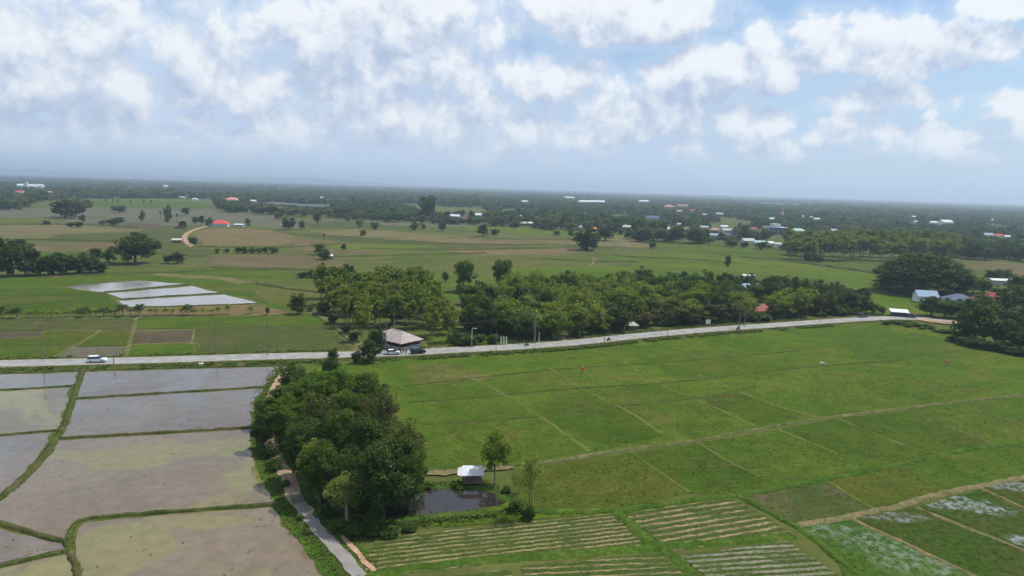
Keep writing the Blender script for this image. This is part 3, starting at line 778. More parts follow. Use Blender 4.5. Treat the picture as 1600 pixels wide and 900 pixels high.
make_round('far_mid', 'farmid', 20, 34, .55, 1.6, cz=4.9, rx=3.3, rz=4.3, th=3, seeds=(54, 55, 56), low=-.9)
# rain tree: flat tiered umbrella
r = np.random.default_rng(61); PP = []; TT = []
for i in range(760):
    a = r.uniform(0, 2 * math.pi); q = math.sqrt(r.uniform()) * 4.7; z = 9.2 - 5.2 * (q / 4.9) ** 2.2 + r.normal(0, .2) - (r.uniform(0, 6.0) if r.uniform() < .62 else 0); z = max(z, .7)
    m = 62; d = r.normal(size=(m, 3)) * np.array([.52, .52, .26]); PP.append(np.array([q * math.cos(a), q * math.sin(a), z]) + d * .62)
    TT.append(np.clip(r.uniform() + r.normal(0, .1, m), 0, 1))
V, F = leaf_quads(np.concatenate(PP), .10, .6, 1.1, r)
proto('rain', V, F, np.concatenate(TT), 'dark', trunk_mb(3.2, .24, [(4 * math.cos(a), 4 * math.sin(a), 6.0) for a in np.arange(0, 6.2, .7)], r))


def frond(L, droop, az, n=13, wid=.22, r=rng, lift=.7):
    """rachis and leaflets of one palm frond from the origin"""
    pts = []; p = np.zeros(3); e = lift
    for i in range(n + 1):
        pts.append(p.copy()); e -= droop / n
        p = p + np.array([math.cos(az) * math.cos(e), math.sin(az) * math.cos(e), math.sin(e)]) * L / n
    pts = np.array(pts); V = []; F = []
    side = np.array([-math.sin(az), math.cos(az), 0])
    for i in range(1, n):
        w = wid * L * math.sin(math.pi * (i / n) ** .7) * r.uniform(.8, 1.2); t = (pts[i + 1] - pts[i])
        for sg in (-1, 1):
            k = len(V); tip = pts[i] + side * sg * w + t * .9 - np.array([0, 0, w * .45])
            V += [pts[i], pts[i] + t * .85, tip + t * .25, tip]; F.append((k, k + 1, k + 2, k + 3))
    return V, F


def make_palm(key, lm, n, L, droop, th, tr, seeds, lift=(.2, 1.2), wid=.22, nn=13, tm='pale_bark', stems=1):
    for s in seeds:
        r = np.random.default_rng(s); V = []; F = []; T = []; tb = MB()
        for st in range(stems):
            ox = r.uniform(-1.2, 1.2, 2) * (stems > 1); h = th * r.uniform(.7, 1.1) if stems > 1 else th
            tb.tube([(ox[0], ox[1], -.3), (ox[0] + .1, ox[1], h * .5), (ox[0] + .3, ox[1] + .1, h)], [tr * 1.2, tr, tr * .8])
            for i in range(n):
                v, f = frond(L * r.uniform(.8, 1.1), droop * r.uniform(.8, 1.2), i * 2.4 + r.uniform(-.3, .3), nn, wid, r, r.uniform(*lift))
                k = len(V); V += [q + np.array([ox[0] + .3, ox[1] + .1, h]) for q in v]; F += [tuple(j + k for j in q) for q in f]; T += [r.uniform()] * len(f)
        proto(key, np.array(V), np.array(F), np.array(T), lm, tb, tm)


make_palm('coconut', 'palm', 26, 4.8, 1.9, 5.2, .26, (71, 72, 73), wid=.27)
make_palm('young_palm', 'young', 16, 5.6, 1.5, 3.4, .3, (74, 75, 76), (.5, 1.5), .24)
make_palm('banana', 'young', 9, 5.0, 1.4, 3.5, .35, (77, 78), (.6, 1.5), .26, 9, stems=3)
make_palm('sugar_palm', 'palm', 34, 2.2, 1.0, 8.3, .28, (79,), (-.9, 1.5), .42, 8, tm='bark')


def plant(kind, x, y, w, h, label, cat='tree', group=None, name=None, ground=None):
    """x, y: photo pixel of the foot; w, h: size in photo pixels (or metres when ground is given)"""
    if ground is None:
        g = G(x, y); m = M1(x, y); w *= m; h *= m
    else: g = ground
    v = PROTO[kind]; cm, tm = v[rng.integers(len(v))]
    if kind in ('teak', 'wood_teak') and name is None: name = 'teak_tree'; cat = 'teak tree'
    palm = kind in ('coconut', 'young_palm', 'banana', 'sugar_palm')
    wid = {'rain': 9.8, 'sugar_palm': 5}.get(kind, 8.6 if not palm else 9)
    s = w / wid
    e = empty(name or {'tree': 'tree', 'bush': 'bush', 'palm': 'palm_tree', 'banana plant': 'banana_plant'}[cat], (g[0], g[1], 0), rng.uniform(0, 6.28), (s, s * rng.uniform(.9, 1.1), h / 10.0))
    tag(e, label, cat, group)
    o = obj('crown', cm, e)
    if tm: obj('trunk', tm, e)
    return e


def near_or_mid(k, y):
    return k


# ---- foreground clump by the track and pond
CL = [  # kind, x, y(foot), w, h, label
    ('near_fresh', 470, 668, 80, 72), ('near_fresh', 505, 672, 90, 88), ('near_fresh', 540, 668, 85, 90), ('near_mid', 575, 672, 80, 84), ('near_fresh', 450, 700, 70, 78),
    ('near_olive', 500, 715, 88, 98), ('near_fresh', 545, 705, 90, 92), ('near_olive', 590, 708, 88, 98), ('near_olive', 628, 742, 84, 82), ('near_mid', 478, 752, 84, 92),
    ('near_mid', 530, 752, 90, 108), ('near_dark', 575, 765, 100, 110), ('near_dark', 622, 790, 92, 104), ('near_mid', 500, 786, 80, 92), ('near_dark', 598, 815, 104, 118),
    ('near_mid', 640, 800, 60, 88), ('near_dark', 560, 800, 90, 100), ('near_mid', 470, 720, 60, 66)]
g_ = 'trees crowded between the dirt track and the pond'
for k, x, y, w, h in CL:
    lb = {'near_fresh': 'feathery bright green tree in the foreground clump beside the dirt track', 'near_olive': 'olive brown thin leaved tree in the foreground clump towards the green field', 'near_mid': 'mid green broadleaf tree in the foreground clump beside the dirt track',
          'near_dark': 'dark dense tree in the foreground clump towards the pond'}[k]
    plant(k, x, y, w * 1.02, h * 1.12, lb, group=g_)
plant('near_pale', 543, 820, 70, 92, 'pale yellow green tree at the front of the foreground clump, above the wet track')
plant('near_pale', 496, 778, 62, 104, 'pale leaved tree on the track side of the foreground clump, behind the palest one')
plant('near_dark', 412, 703, 44, 62, 'dark round tree between the flooded paddy and the dirt track')
plant('near_mid', 420, 668, 50, 52, 'round green tree leaning over the track, north of the dark paddy side tree')
plant('near_mid', 458, 612, 52, 48, 'bushy tree where the dirt track leaves the road')
plant('near_mid', 440, 640, 42, 40, 'low green tree on the paddy side halfway up the dirt track')
plant('near_fresh', 492, 610, 46, 34, 'low bright bushy tree north of the foreground clump')
plant('near_dark', 516, 592, 40, 36, 'dark shrubby tree between the foreground clump and the road')
plant('mid_dark', 578, 566, 36, 40, 'dark tree on the field side of the road before the grey roofed hut')
plant('mid_dark', 556, 568, 18, 22, 'small round tree just left of the dark roadside tree before the hut')
plant('mid_mid', 520, 568, 22, 28, 'small upright tree on the field side verge where the track meets the road')
plant('mid_dark', 588, 553, 34, 45, 'dark tree beyond the road against the left end of the grey roofed hut')
plant('airy_teak', 773, 756, 62, 92, 'slender teak tree with large yellow green leaves beside the pond shelter')
plant('sparse', 828, 808, 62, 108, 'thin leggy tree with sparse leaves east of the pond')
plant('dark_bush', 826, 812, 24, 24, 'dark shrub at the foot of the sparse tree east of the pond', 'bush')
plant('bush', 806, 800, 28, 22, 'green shrub between the pond and the sparse tree', 'bush')
plant('bush', 790, 772, 18, 16, 'shrub at the foot of the teak tree on the pond bank', 'bush')
plant('bush', 716, 764, 22, 13, 'low shrub on the pond bank left under the shelter', 'bush')
plant('bush', 668, 764, 20, 14, 'low shrub on the north bank of the pond near the tree clump', 'bush')
for x, y, w, h in [(530, 830, 30, 22), (552, 838, 34, 24), (580, 838, 30, 20), (610, 838, 30, 18), (512, 806, 28, 22), (430, 735, 22, 22), (420, 715, 24, 24), (446, 760, 16, 12), (640, 828, 26, 12), (470, 812, 14, 10)]:
    plant('bush' if rng.uniform() < .6 else 'dark_bush', x, y, w, h, 'low shrub of the undergrowth around the foreground clump', 'bush', 'undergrowth shrubs round the foreground clump')

# ---- teak grove behind the hut
for row, y in enumerate(np.linspace(468, 532, 8)):
    x0 = 500 + (y - 468) * .95; x1 = 655 + (y - 468) * .9
    if y > 520: x1 = 700; x0 = 565
    nrow = int((x1 - x0) / (17 + row * .6))
    for x in np.linspace(x0, x1, nrow):
        if 586 < x < 668 and y > 519: continue
        plant('teak', x + rng.uniform(-5, 5), y + rng.uniform(-3, 3), rng.uniform(34, 46), rng.uniform(44, 58), 'yellow green teak tree of the planted grove behind the grey roofed hut', group='teak trees of the grove')
for x, y, w, h in [(505, 492, 26, 24), (520, 505, 20, 16), (540, 520, 18, 14), (552, 533, 18, 14), (620, 505, 30, 24)]:
    plant('mid_dark', x, y, w, h, 'low dark tree on the shaded lane side edge of the teak grove', group='dark trees along the lane edge of the grove')
plant('mid_dark', 465, 491, 30, 35, 'dark round tree alone at the corner of the lane, left of the teak grove')
plant('bush', 484, 486, 12, 9, 'small bush between the lone dark tree and the teak grove', 'bush')
plant('mid_mid', 418, 492, 8, 14, 'small dark sapling at the right end of the palm row')

# ---- wood along the road, right of the grove
spots = []
tries = 0
while len(spots) < 190 and tries < 9000:
    tries += 1
    x = rng.uniform(735, 1352); top = np.interp(x, [735, 800, 880, 960, 1060, 1200, 1352], [492, 470, 462, 462, 462, 468, 486])
    bot = np.interp(x, [735, 800, 880, 960, 1000, 1100, 1200, 1300, 1352], [516, 531, 529, 521, 513, 505, 498, 492, 490])
    y = rng.uniform(top, bot); g = G(x, y)
    if any(np.linalg.norm(g - q) < 6.2 for q, *_ in spots): continue
    if (abs(x - 1187) < 20 and 480 < y < 503) or (970 < x < 1005 and y > 500) or (870 < x < 905 and y > 515) or (1150 < x < 1180 and y > 462 and y < 476) : continue
    spots.append((g, x, y))
for g, x, y in spots:
    if 760 < x < 1010 and rng.uniform() < .66: k, lb = 'wood_teak', 'yellow green teak tree with large leaves in the wood along the road'
    elif x > 1180 and y < 484 or rng.uniform() < .3: k, lb = 'mid_dark', 'dense dark tree in the wood along the road'
    elif x > 980 and y > 484: k, lb = 'mid_olive', 'low olive brown orchard tree in the wood along the road'
    else: k, lb = 'mid_mid', 'green broadleaf tree in the wood along the road'
    if k == 'mid_olive' and rng.uniform() < .4: k = 'wood_teak'; lb = 'low yellowish teak tree in the wood along the road'
    m = M1(x, y); hh = rng.uniform(9, 14.5) * (.66 if k == 'mid_olive' else 1) * (.9 if y > 512 else 1)
    plant(k, 0, 0, rng.uniform(9, 13) * (.8 if k == 'mid_olive' else 1), hh, lb, group='trees of the wood along the road', ground=g)
for i in range(96):
    x = rng.uniform(745, 1345); y = rng.uniform(np.interp(x, [745, 1345], [480, 482]), np.interp(x, [735, 880, 960, 1100, 1200, 1352], [524, 529, 520, 506, 499, 491]))
    if abs(x - 1187) < 14 and y > 484: y = 502
    if 970 < x < 1005 and y > 505: continue
    plant('mid_olive' if x > 1000 and rng.uniform() < .7 else ('bush' if rng.uniform() < .6 else 'dark_bush'), x, y, rng.uniform(16, 30), rng.uniform(9, 17), 'low bush of the undergrowth inside the wood along the road', 'bush', 'undergrowth bushes of the wood')
for i in range(70):
    x = rng.uniform(720, 1350); y = np.interp(x, [720, 835, 900, 1000, 1100, 1200, 1300, 1352], [538, 530, 526, 514, 507, 500, 494, 491]) + rng.uniform(-3, 0)
    if 868 < x < 902 or 975 < x < 1002 or 733 < x < 741: continue
    plant('bush' if rng.uniform() < .6 else 'dark_bush', x, y, rng.uniform(10, 22), rng.uniform(6, 13), 'roadside bush at the foot of the wood', 'bush', 'bushes between the wood and the road')
plant('dark_bush', 728, 540, 32, 22, 'dark clipped bush beside the road, left of the white lamp post', 'bush')
plant('dark_bush', 712, 536, 26, 18, 'dark bush behind the clipped bush by the lamp post', 'bush')
plant('dark_bush', 770, 538, 18, 16, 'round bush in front of the wood next to the white gate posts', 'bush')
plant('mid_mid', 725, 513, 20, 36, 'small tree standing in the sandy yard beyond the road')
plant('dark_bush', 750, 518, 28, 18, 'dark bush at the edge of the sandy yard', 'bush')
plant('tall_dark', 725, 456, 40, 54, 'tall dark tree of two lobes, left one of the pair beyond the grove')
plant('tall_dark', 785, 458, 42, 58, 'tall dark tree with ragged top, right one of the pair beyond the grove')
plant('mid_mid', 696, 441, 14, 20, 'small round tree left of the tall dark pair')
plant('bush', 720, 458, 26, 16, 'bush at the foot of the left tall dark tree', 'bush')
plant('mid_mid', 1006, 446, 40, 32, 'bushy dark tree with a pointed top behind the wood')
plant('mid_dark', 1137, 417, 12, 20, 'narrow dark tree alone in the green plain beyond the wood')
plant('mid_mid', 950, 444, 14, 18, 'small tree behind the wood, left of the bushy one with pointed top')
plant('mid_mid', 973, 444, 15, 16, 'small tree touching the bushy one with pointed top')
for i in range(24):
    x = 1035 + i * 13.5; y = np.interp(x, [1035, 1200, 1350], [455, 458, 478]) + rng.uniform(-4, 3)
    plant('mid_dark' if x > 1060 else 'mid_mid', x, y, rng.uniform(24, 38), rng.uniform(22, 32), 'dark tree along the back edge of the wood, towards the green plain', group='trees on the back edge of the wood')
for i in range(12):
    plant('banana', 815 + i * 7.5 + rng.uniform(-2, 2), 437 + rng.uniform(-1, 1), 10, rng.uniform(11, 15), 'banana plant in the row at the back of the wood', 'banana plant', 'banana plants behind the wood')
for x, y, w, h, k in [(735, 520, 22, 24, 'mid_dark'), (760, 505, 30, 34, 'mid_dark'), (745, 490, 24, 28, 'mid_mid'), (1362, 490, 26, 20, 'mid_dark'), (1378, 491, 18, 14, 'mid_mid')]:
    plant(k, x, y, w, h, 'dark bushy tree at the end of the wood along the road', group='end trees of the wood along the road')

# ---- left: dark wood and lone trees
for i, (x, y, w, h) in enumerate([(-20, 432, 60, 62), (12, 432, 56, 64), (40, 431, 46, 52), (62, 430, 40, 40), (84, 430, 42, 38), (104, 429, 36, 36), (124, 428, 40, 36), (142, 426, 36, 30), (158, 427, 24, 18), (150, 404, 26, 18), (28, 408, 50, 38), (170, 410, 24, 20), (-10, 410, 50, 42), (176, 398, 22, 14)]):
    plant('mid_dark', x, y, w, h, 'dark tree of the wood at the left edge beyond the green field', group='trees of the left wood')
plant('mid_dark', 212, 412, 66, 50, 'huge dark spreading tree in the plain, right of the left wood')
plant('mid_dark', 222, 396, 34, 32, 'dark tree rising behind the huge spreading tree')
plant('mid_dark', 240, 396, 30, 24, 'dark tree leaning right behind the huge spreading tree')
plant('mid_dark', 277, 412, 24, 19, 'round dark tree right of the huge spreading tree')
plant('mid_mid', 262, 412, 18, 15, 'smaller round tree touching the round dark one')
LONE = [('far_dark', 102, 341, 44, 26), ('far_dark', 118, 338, 34, 26), ('far_dark', 131, 330, 26, 20), ('far_dark', 187, 332, 20, 10), ('far_mid', 262, 347, 13, 24), ('far_dark', 290, 336, 14, 13), ('far_mid', 222, 345, 9, 14), ('far_dark', 305, 349, 10, 10),
        ('far_dark', 315, 350, 10, 12), ('far_mid', 326, 353, 14, 12), ('far_mid', 387, 353, 10, 12), ('far_dark', 286, 357, 14, 11), ('far_dark', 302, 382, 14, 11), ('far_dark', 450, 359, 22, 19), ('far_mid', 472, 359, 10, 15),
        ('tall_dark', 496, 352, 14, 20), ('far_dark', 435, 343, 16, 13), ('far_mid', 498, 398, 20, 18), ('mid_mid', 507, 406, 19, 16), ('far_dark', 537, 391, 9, 9), ('far_mid', 561, 355, 12, 11), ('far_mid', 586, 359, 14, 12),
        ('far_mid', 567, 368, 11, 9), ('far_mid', 647, 359, 15, 11), ('far_mid', 661, 359, 8, 9), ('far_dark', 691, 362, 14, 15), ('far_dark', 755, 369, 22, 17), ('far_dark', 773, 368, 13, 10), ('far_mid', 869, 368, 13, 8),
        ('far_mid', 892, 370, 12, 12), ('mid_dark', 917, 391, 44, 32), ('far_dark', 946, 376, 26, 24), ('far_dark', 1019, 389, 12, 12), ('far_dark', 999, 378, 17, 13), ('far_mid', 541, 345, 14, 10), ('far_dark', 176, 352, 20, 11), ('far_dark', 185, 350, 16, 12), ('far_dark', 122, 355, 16, 9), ('far_dark', 110, 355, 12, 8), ('far_dark', 129, 348, 8, 14), ('far_mid', 160, 351, 12, 7), ('far_dark', 72, 351, 10, 6)]
LL = ['broad dark tree, left half of the big clump in the left plain', 'broad dark tree, right half of the big clump in the left plain', 'bluish tree behind the big clump in the left plain', 'low round tree cluster by the pale lane in the left plain', 'slim tall tree left of the red roofed house', 'round dark tree between the slim tall tree and the red roof',
      'narrow tree alone left of the slim tall tree', 'leftmost small tree of three beside the red roofed house', 'middle small tree of three beside the red roofed house', 'tree touching the red roofed house on its left', 'small tree alone right of the red roofed house', 'small tree beside the brown shed in the plain', 'round bush like tree inside the bend of the orange lane',
      'round tree on the orange field edge, left of a paler one', 'pale slim tree beside the round one on the edge of the orange field', 'tall dark narrow tree with stacked crown in the left plain', 'small dark tree at the foot of the far wood, right of the red roof', 'left tree of the pair in the brown field below the tall narrow tree', 'dark right tree of the pair in the brown field with a pale shed',
      'tiny dark tree right of the pair in the brown field', 'left one of three small round trees in the centre plain', 'right one of three small round trees in the centre plain', 'lowest of three small round trees in the centre plain', 'round tree alone left of centre at the far edge of the plain', 'thin small tree beside the round tree at the far edge of the plain', 'dark small tree with a bent crown at the far edge of the plain',
      'wider tree of the dark pair in the centre plain', 'smaller tree of the dark pair in the centre plain', 'low tree left of the great dark tree in the plain', 'pale small tree just left of the great dark tree', 'great dark spreading tree alone in the middle of the plain', 'dark tree right behind the great spreading tree, under the orange roof', 'small round dark tree alone right of the great spreading tree',
      'dark bushy tree at the village edge right of the great tree', 'small tree at the foot of the far wood, centre left', 'bush like tree in the hedgerow of the left plain, wider one at its right end', 'bush like tree in the hedgerow of the left plain, darker one at its right end', 'dark low tree in the middle of the hedgerow of the left plain', 'second dark low tree in the middle of the hedgerow', 'pointed tree standing above the middle of the hedgerow', 'pale low tree in the right half of the hedgerow', 'lowest tree at the left end of the hedgerow']
for (k, x, y, w, h), lb in zip(LONE, LL): plant(k, x, y, w * 1.2, h * 1.15, lb)
for x, w, h in [(340, 13, 9), (354, 11, 9), (372, 14, 10), (382, 16, 11), (394, 14, 10), (404, 12, 9), (414, 13, 10), (424, 14, 12), (431, 12, 10)]:
    plant('far_mid' if x % 3 else 'far_dark', x, 395.5, w, h, 'low round tree in the row along the bank below the orange field', group='row of low trees below the orange field')
for x, w, h in [(472, 20, 10), (486, 20, 12), (500, 20, 14), (508, 18, 17), (520, 22, 13), (533, 18, 14)]:
    plant('mid_dark', x, 434, w, h, 'dark low tree of the hedge behind the teak grove', group='dark hedge behind the grove')
plant('mid_dark', 543, 434, 26, 24, 'round dark tree at the right end of the hedge behind the teak grove')
for x, y in [(166, 322), (176, 321), (184, 321), (204, 323), (225, 323), (236, 323)]:
    plant('sugar_palm', x, y, 4.5, rng.uniform(9, 12), 'thin tall palm in the green strip of the left plain', 'palm', 'tall palms of the far green strip')
plant('sugar_palm', 251, 343, 6, 14, 'tall palm just left of the slim tall tree by the red roof', 'palm')
plant('sugar_palm', 277, 347, 6, 14, 'tall palm just right of the slim tall tree by the red roof', 'palm')
plant('sugar_palm', 506, 376, 7, 12, 'single small palm above the pair of trees in the brown field', 'palm')
# big wood edge trees in the plain beyond
plant('far_dark', 668, 345, 32, 42, 'towering dark tree at the front of the far wood, left of the white roofs')

# ---- palm row
for i, (x, h) in enumerate([(3, 24), (27, 21), (130, 19), (162, 18), (192, 24), (218, 24), (293, 21)]):
    plant('coconut', x, 497.5 - x * .015, 24, h * 1.3, 'dark coconut palm in the row at the edge of the fallow field', 'palm', 'dark coconut palms of the row')
for x in [15, 45, 55, 68, 80, 90, 103, 115, 124, 141, 150, 172, 180, 205, 235, 246, 259, 269, 283, 305, 317, 330, 341, 357, 391]:
    plant('young_palm', x + rng.uniform(-1, 1), 497.5 - x * .015, rng.uniform(12, 16), rng.uniform(17, 24) if x != 357 else 28, 'young yellow green palm in the row at the edge of the fallow field', 'palm', 'young palms of the row')

# ---- right: rain tree, belt, village-edge trees
plant('rain', 1440, 458, 140, 64, 'enormous umbrella shaped rain tree with flat dark crown at the right')
for row, (y, dx) in enumerate([(392, 0), (399, 8), (405, 3)]):
    for i in range(17):
        x = 1232 + dx + i * (15.5 if row else 16); yy = y + (x - 1232) * .020 + rng.uniform(-1.5, 1.5)
        plant('teak', x, yy, rng.uniform(28, 38), rng.uniform(30, 40), 'yellow green tree of the planted belt left of the rain tree', group='trees of the belt beside the rain tree')
plant('mid_olive', 1262, 408, 18, 14, 'pale low tree at the front left corner of the planted belt')
plant('mid_mid', 1278, 409, 22, 13, 'low grey green tree in front of the planted belt')
plant('mid_dark', 1238, 399, 24, 26, 'dark tree at the left end of the planted belt')
for x, y, w, h in [(1505, 462, 26, 44), (1520, 458, 34, 30), (1538, 458, 30, 26), (1552, 440, 28, 22), (1570, 436, 24, 16)]:
    plant('mid_mid', x, y, w, h, 'green tree just right of the rain tree', group='trees right of the rain tree')
for x, y, w, h in [(1455, 494, 44, 34), (1476, 497, 40, 34), (1497, 497, 38, 30), (1518, 500, 44, 36), (1544, 498, 44, 38), (1572, 492, 44, 42), (1598, 484, 48, 46), (1560, 470, 30, 26), (1590, 460, 40, 34), (1625, 480, 46, 46), (1535, 482, 34, 24)]:
    plant('mid_mid' if rng.uniform() < .5 else 'mid_dark', x, y, w, h, 'leafy garden tree among the roofs at the right edge', group='garden trees at the right edge')
for x, y, w, h in [(1512, 533, 52, 58), (1535, 536, 62, 66), (1562, 542, 52, 48), (1590, 548, 54, 46), (1622, 552, 60, 50), (1546, 516, 50, 48), (1580, 524, 54, 46), (1612, 524, 50, 56)]:
    plant('mid_dark', x, y, w, h, 'dark dense tree of the clump at the right edge before the bend of the road', group='dark clump at the right edge')
for x, y in [(1588, 500), (1602, 508), (1576, 484)]:
    plant('coconut', x, y, 26, 32, 'coconut palm among the garden trees at the right edge', 'palm', 'coconut palms at the right edge')
for i in range(22):
    x = 1380 + i * 6 + rng.uniform(-3, 3); y = np.interp(x, [1380, 1440, 1510], [505, 512, 527]) + rng.uniform(-2, 2)
    plant('bush', x, y, rng.uniform(8, 16), rng.uniform(4, 8), 'reedy bush along the verge at the bend of the road', 'bush', 'reedy bushes at the bend of the road')
for i in range(20):
    x = 1430 + i * 9.2; y = np.interp(x, [1430, 1500, 1600], [398, 403, 408]) + rng.uniform(-4, 2)
    plant('mid_dark' if i % 3 else 'mid_mid', x, y, rng.uniform(24, 34), rng.uniform(22, 32), 'dark tree of the wood beyond the brown field at the right', group='trees beyond the brown field')
for x, y in [(1498, 534), (1512, 540), (1528, 544), (1544, 547), (1560, 549), (1576, 552), (1592, 555), (1608, 558), (1625, 560)]:
    plant('dark_bush', x, y, rng.uniform(24, 34), rng.uniform(12, 20), 'dark bush at the foot of the clump at the right edge', 'bush', 'dark bushes at the right edge')
# front edge of the far wood
EDGE = [(-30, 330), (35, 328), (60, 316), (110, 311), (330, 311), (345, 332), (440, 338), (560, 344), (600, 347), (700, 352), (800, 356), (860, 360), (950, 366), (1000, 378), (1060, 381), (1120, 383), (1160, 388), (1232, 395)]
ex = [p[0] for p in EDGE]; ey = [p[1] for p in EDGE]
for i in range(26):
    x = -25 + i * 48.6 + rng.uniform(-5, 5); y = np.interp(x, ex, ey) + rng.uniform(-2.5, .5)
    if 110 < x < 330 : y -= 2
    if 690 < x < 775 : continue
    plant('far_dark' if rng.uniform() < .6 else 'far_mid', x, y, rng.uniform(16, 26), rng.uniform(10, 18), 'tree on the front edge of the far wood across the plain', group='trees on the front edge of the far wood')


# ------------------------------------------------------------------ buildings
def roofmat(name, c, dirt=None): return plain(name, c, .85, .15, var=.18, scale=1.2, dirt=dirt)


RM = dict(white=roofmat('white_roof', (.60, .60, .60)), grey=roofmat('grey_roof', (.42, .41, .39)), red=roofmat('red_roof', (.55, .085, .07)), pink=roofmat('pink_roof', (.55, .26, .24)),
          orange=roofmat('orange_roof', (.62, .19, .09)), brown=roofmat('brown_roof', (.26, .17, .13)), blue=roofmat('blue_roof', (.16, .27, .55)), slate=roofmat('slate_roof', (.11, .13, .19)),
          green=roofmat('green_roof', (.33, .46, .42)), maroon=roofmat('maroon_roof', (.24, .05, .05)), cyan=roofmat('pale_blue_roof', (.27, .36, .44)), terra=roofmat('terracotta_roof', (.30, .115, .08)))
WM = dict(white=plain('white_wall', (.66, .65, .62), .85, dirt=(.45, .43, .38)), cream=plain('cream_wall', (.50, .45, .36), .85), grey=plain('grey_wall', (.36, .35, .34), .9), wood=plain('wood_wall', (.13, .09, .06), .9), blue=plain('blue_wall', (.12, .17, .42), .8))
WIN = plain('dark_window', (.03, .035, .04), .15, .6); DOORM = plain('brown_door', (.16, .10, .06), .6)


def house(x, y, w, d, h, rise, rot, roof, wall, label, style='gable', parts=True, name='house', cat='house', over=.5, group=None, ground=None):
    g = G(x, y) if ground is None else ground
    e = tag(empty(name, (g[0], g[1], 0), rot), label, cat, group)
    mb = MB(); mb.box((0, 0, h / 2 - .1), (w, d, h + .2))
    if style == 'gable':
        a = w / 2; b = d / 2
        mb.add([(-a, -b, h), (-a, b, h), (-a, 0, h + rise * .98), (a, -b, h), (a, b, h), (a, 0, h + rise * .98)], [(0, 2, 1), (3, 4, 5)])
    mb.build('wall', WM[wall], e)
    a = w / 2 + over; b = d / 2 + over; t = .14; rb = MB(); hz = h - rise * over / (d / 2); k = a if style == 'gable' else max(.05, a - b)
    rb.add([(-a, -b, hz), (a, -b, hz), (a, b, hz), (-a, b, hz), (-k, 0, h + rise), (k, 0, h + rise),
            (-a, -b, hz + t), (a, -b, hz + t), (a, b, hz + t), (-a, b, hz + t), (-k, 0, h + rise + t), (k, 0, h + rise + t)],
           [(6, 7, 11, 10), (8, 9, 10, 11), (7, 8, 11), (9, 6, 10), (1, 0, 4, 5), (3, 2, 5, 4), (2, 1, 5), (0, 3, 4), (0, 1, 7, 6), (1, 2, 8, 7), (2, 3, 9, 8), (3, 0, 6, 9)] if style == 'hip' else
           [(6, 7, 11, 10), (8, 9, 10, 11), (1, 0, 4, 5), (3, 2, 5, 4), (0, 1, 7, 6), (2, 3, 9, 8), (0, 6, 10, 4), (4, 10, 9, 3), (1, 5, 11, 7), (5, 2, 8, 11)])
    rb.build('roof', RM[roof], e)
    if parts:
        n = max(2, int(w / 3))
        for i in range(n):
            px = -w / 2 + w * (i + .5) / n
            if i == n // 2: MB().box((px, -d / 2 - .03, 1.0), (1.0, .1, 2.0)).build('door', DOORM, e)
            else: MB().box((px, -d / 2 - .03, 1.5), (1.1, .1, 1.1)).build('window', WIN, e)
    return e, g


HOUSES = []


def H(*a, **k):
    e, g = house(*a, **k); HOUSES.append((g[0], g[1], a[2], a[4] + a[5])); return e


# the grey roofed hut by the road
g = G(620, 541); e = tag(empty('roadside_hut', (g[0], g[1], 0), math.radians(-38)), 'open sided hut with weathered grey pink hipped roof beside the road', 'hut')
hw, hd, hh = 12.5, 8.0, 2.5
tile = plain('weathered_tile', (.33, .27, .25), .8, .3, var=.25, scale=1.4, dirt=(.40, .38, .36))
w_, d_, k_ = hw / 2 + .8, hd / 2 + .8, 2.6
V = [(-w_, -d_, 2.5), (w_, -d_, 2.5), (w_, d_, 2.5), (-w_, d_, 2.5), (-k_, 0, 5.1), (k_, 0, 5.1)]
rb = MB(); n6 = [(x, y, z + .16) for x, y, z in V]
rb.add(V + n6, [(6, 7, 11, 10), (8, 9, 10, 11), (7, 8, 11), (9, 6, 10), (1, 0, 4, 5), (3, 2, 5, 4), (2, 1, 5), (0, 3, 4), (0, 1, 7, 6), (1, 2, 8, 7), (2, 3, 9, 8), (3, 0, 6, 9)])
ro = rb.build('roof', tile, e)
MB().tube([(-k_, 0, 5.3), (k_, 0, 5.3)], .14, 6).build('ridge_cap', M['concrete'], ro)
wl = MB(); wl.box((0, -hd / 2, .65), (hw, .18, 1.3)); wl.box((hw / 2, 0, .65), (.18, hd - .4, 1.3)); wl.box((-hw / 2, 0, 1.2), (.18, hd - .4, 2.4)); wl.box((0, hd / 2, 1.2), (hw, .18, 2.4)); wl.build('wall', WM['grey'], e)
for px_ in (-hw / 2 + .3, -2.1, 2.1, hw / 2 - .3): MB().box((px_, -hd / 2 - .2, 1.25), (.2, .2, 2.5)).build('post', DOORM, e)
MB().box((-3.5, 0, .5), (4, 3, 1)).build('platform', WM['wood'], e)
HOUSES.append((g[0], g[1], 13, 5))

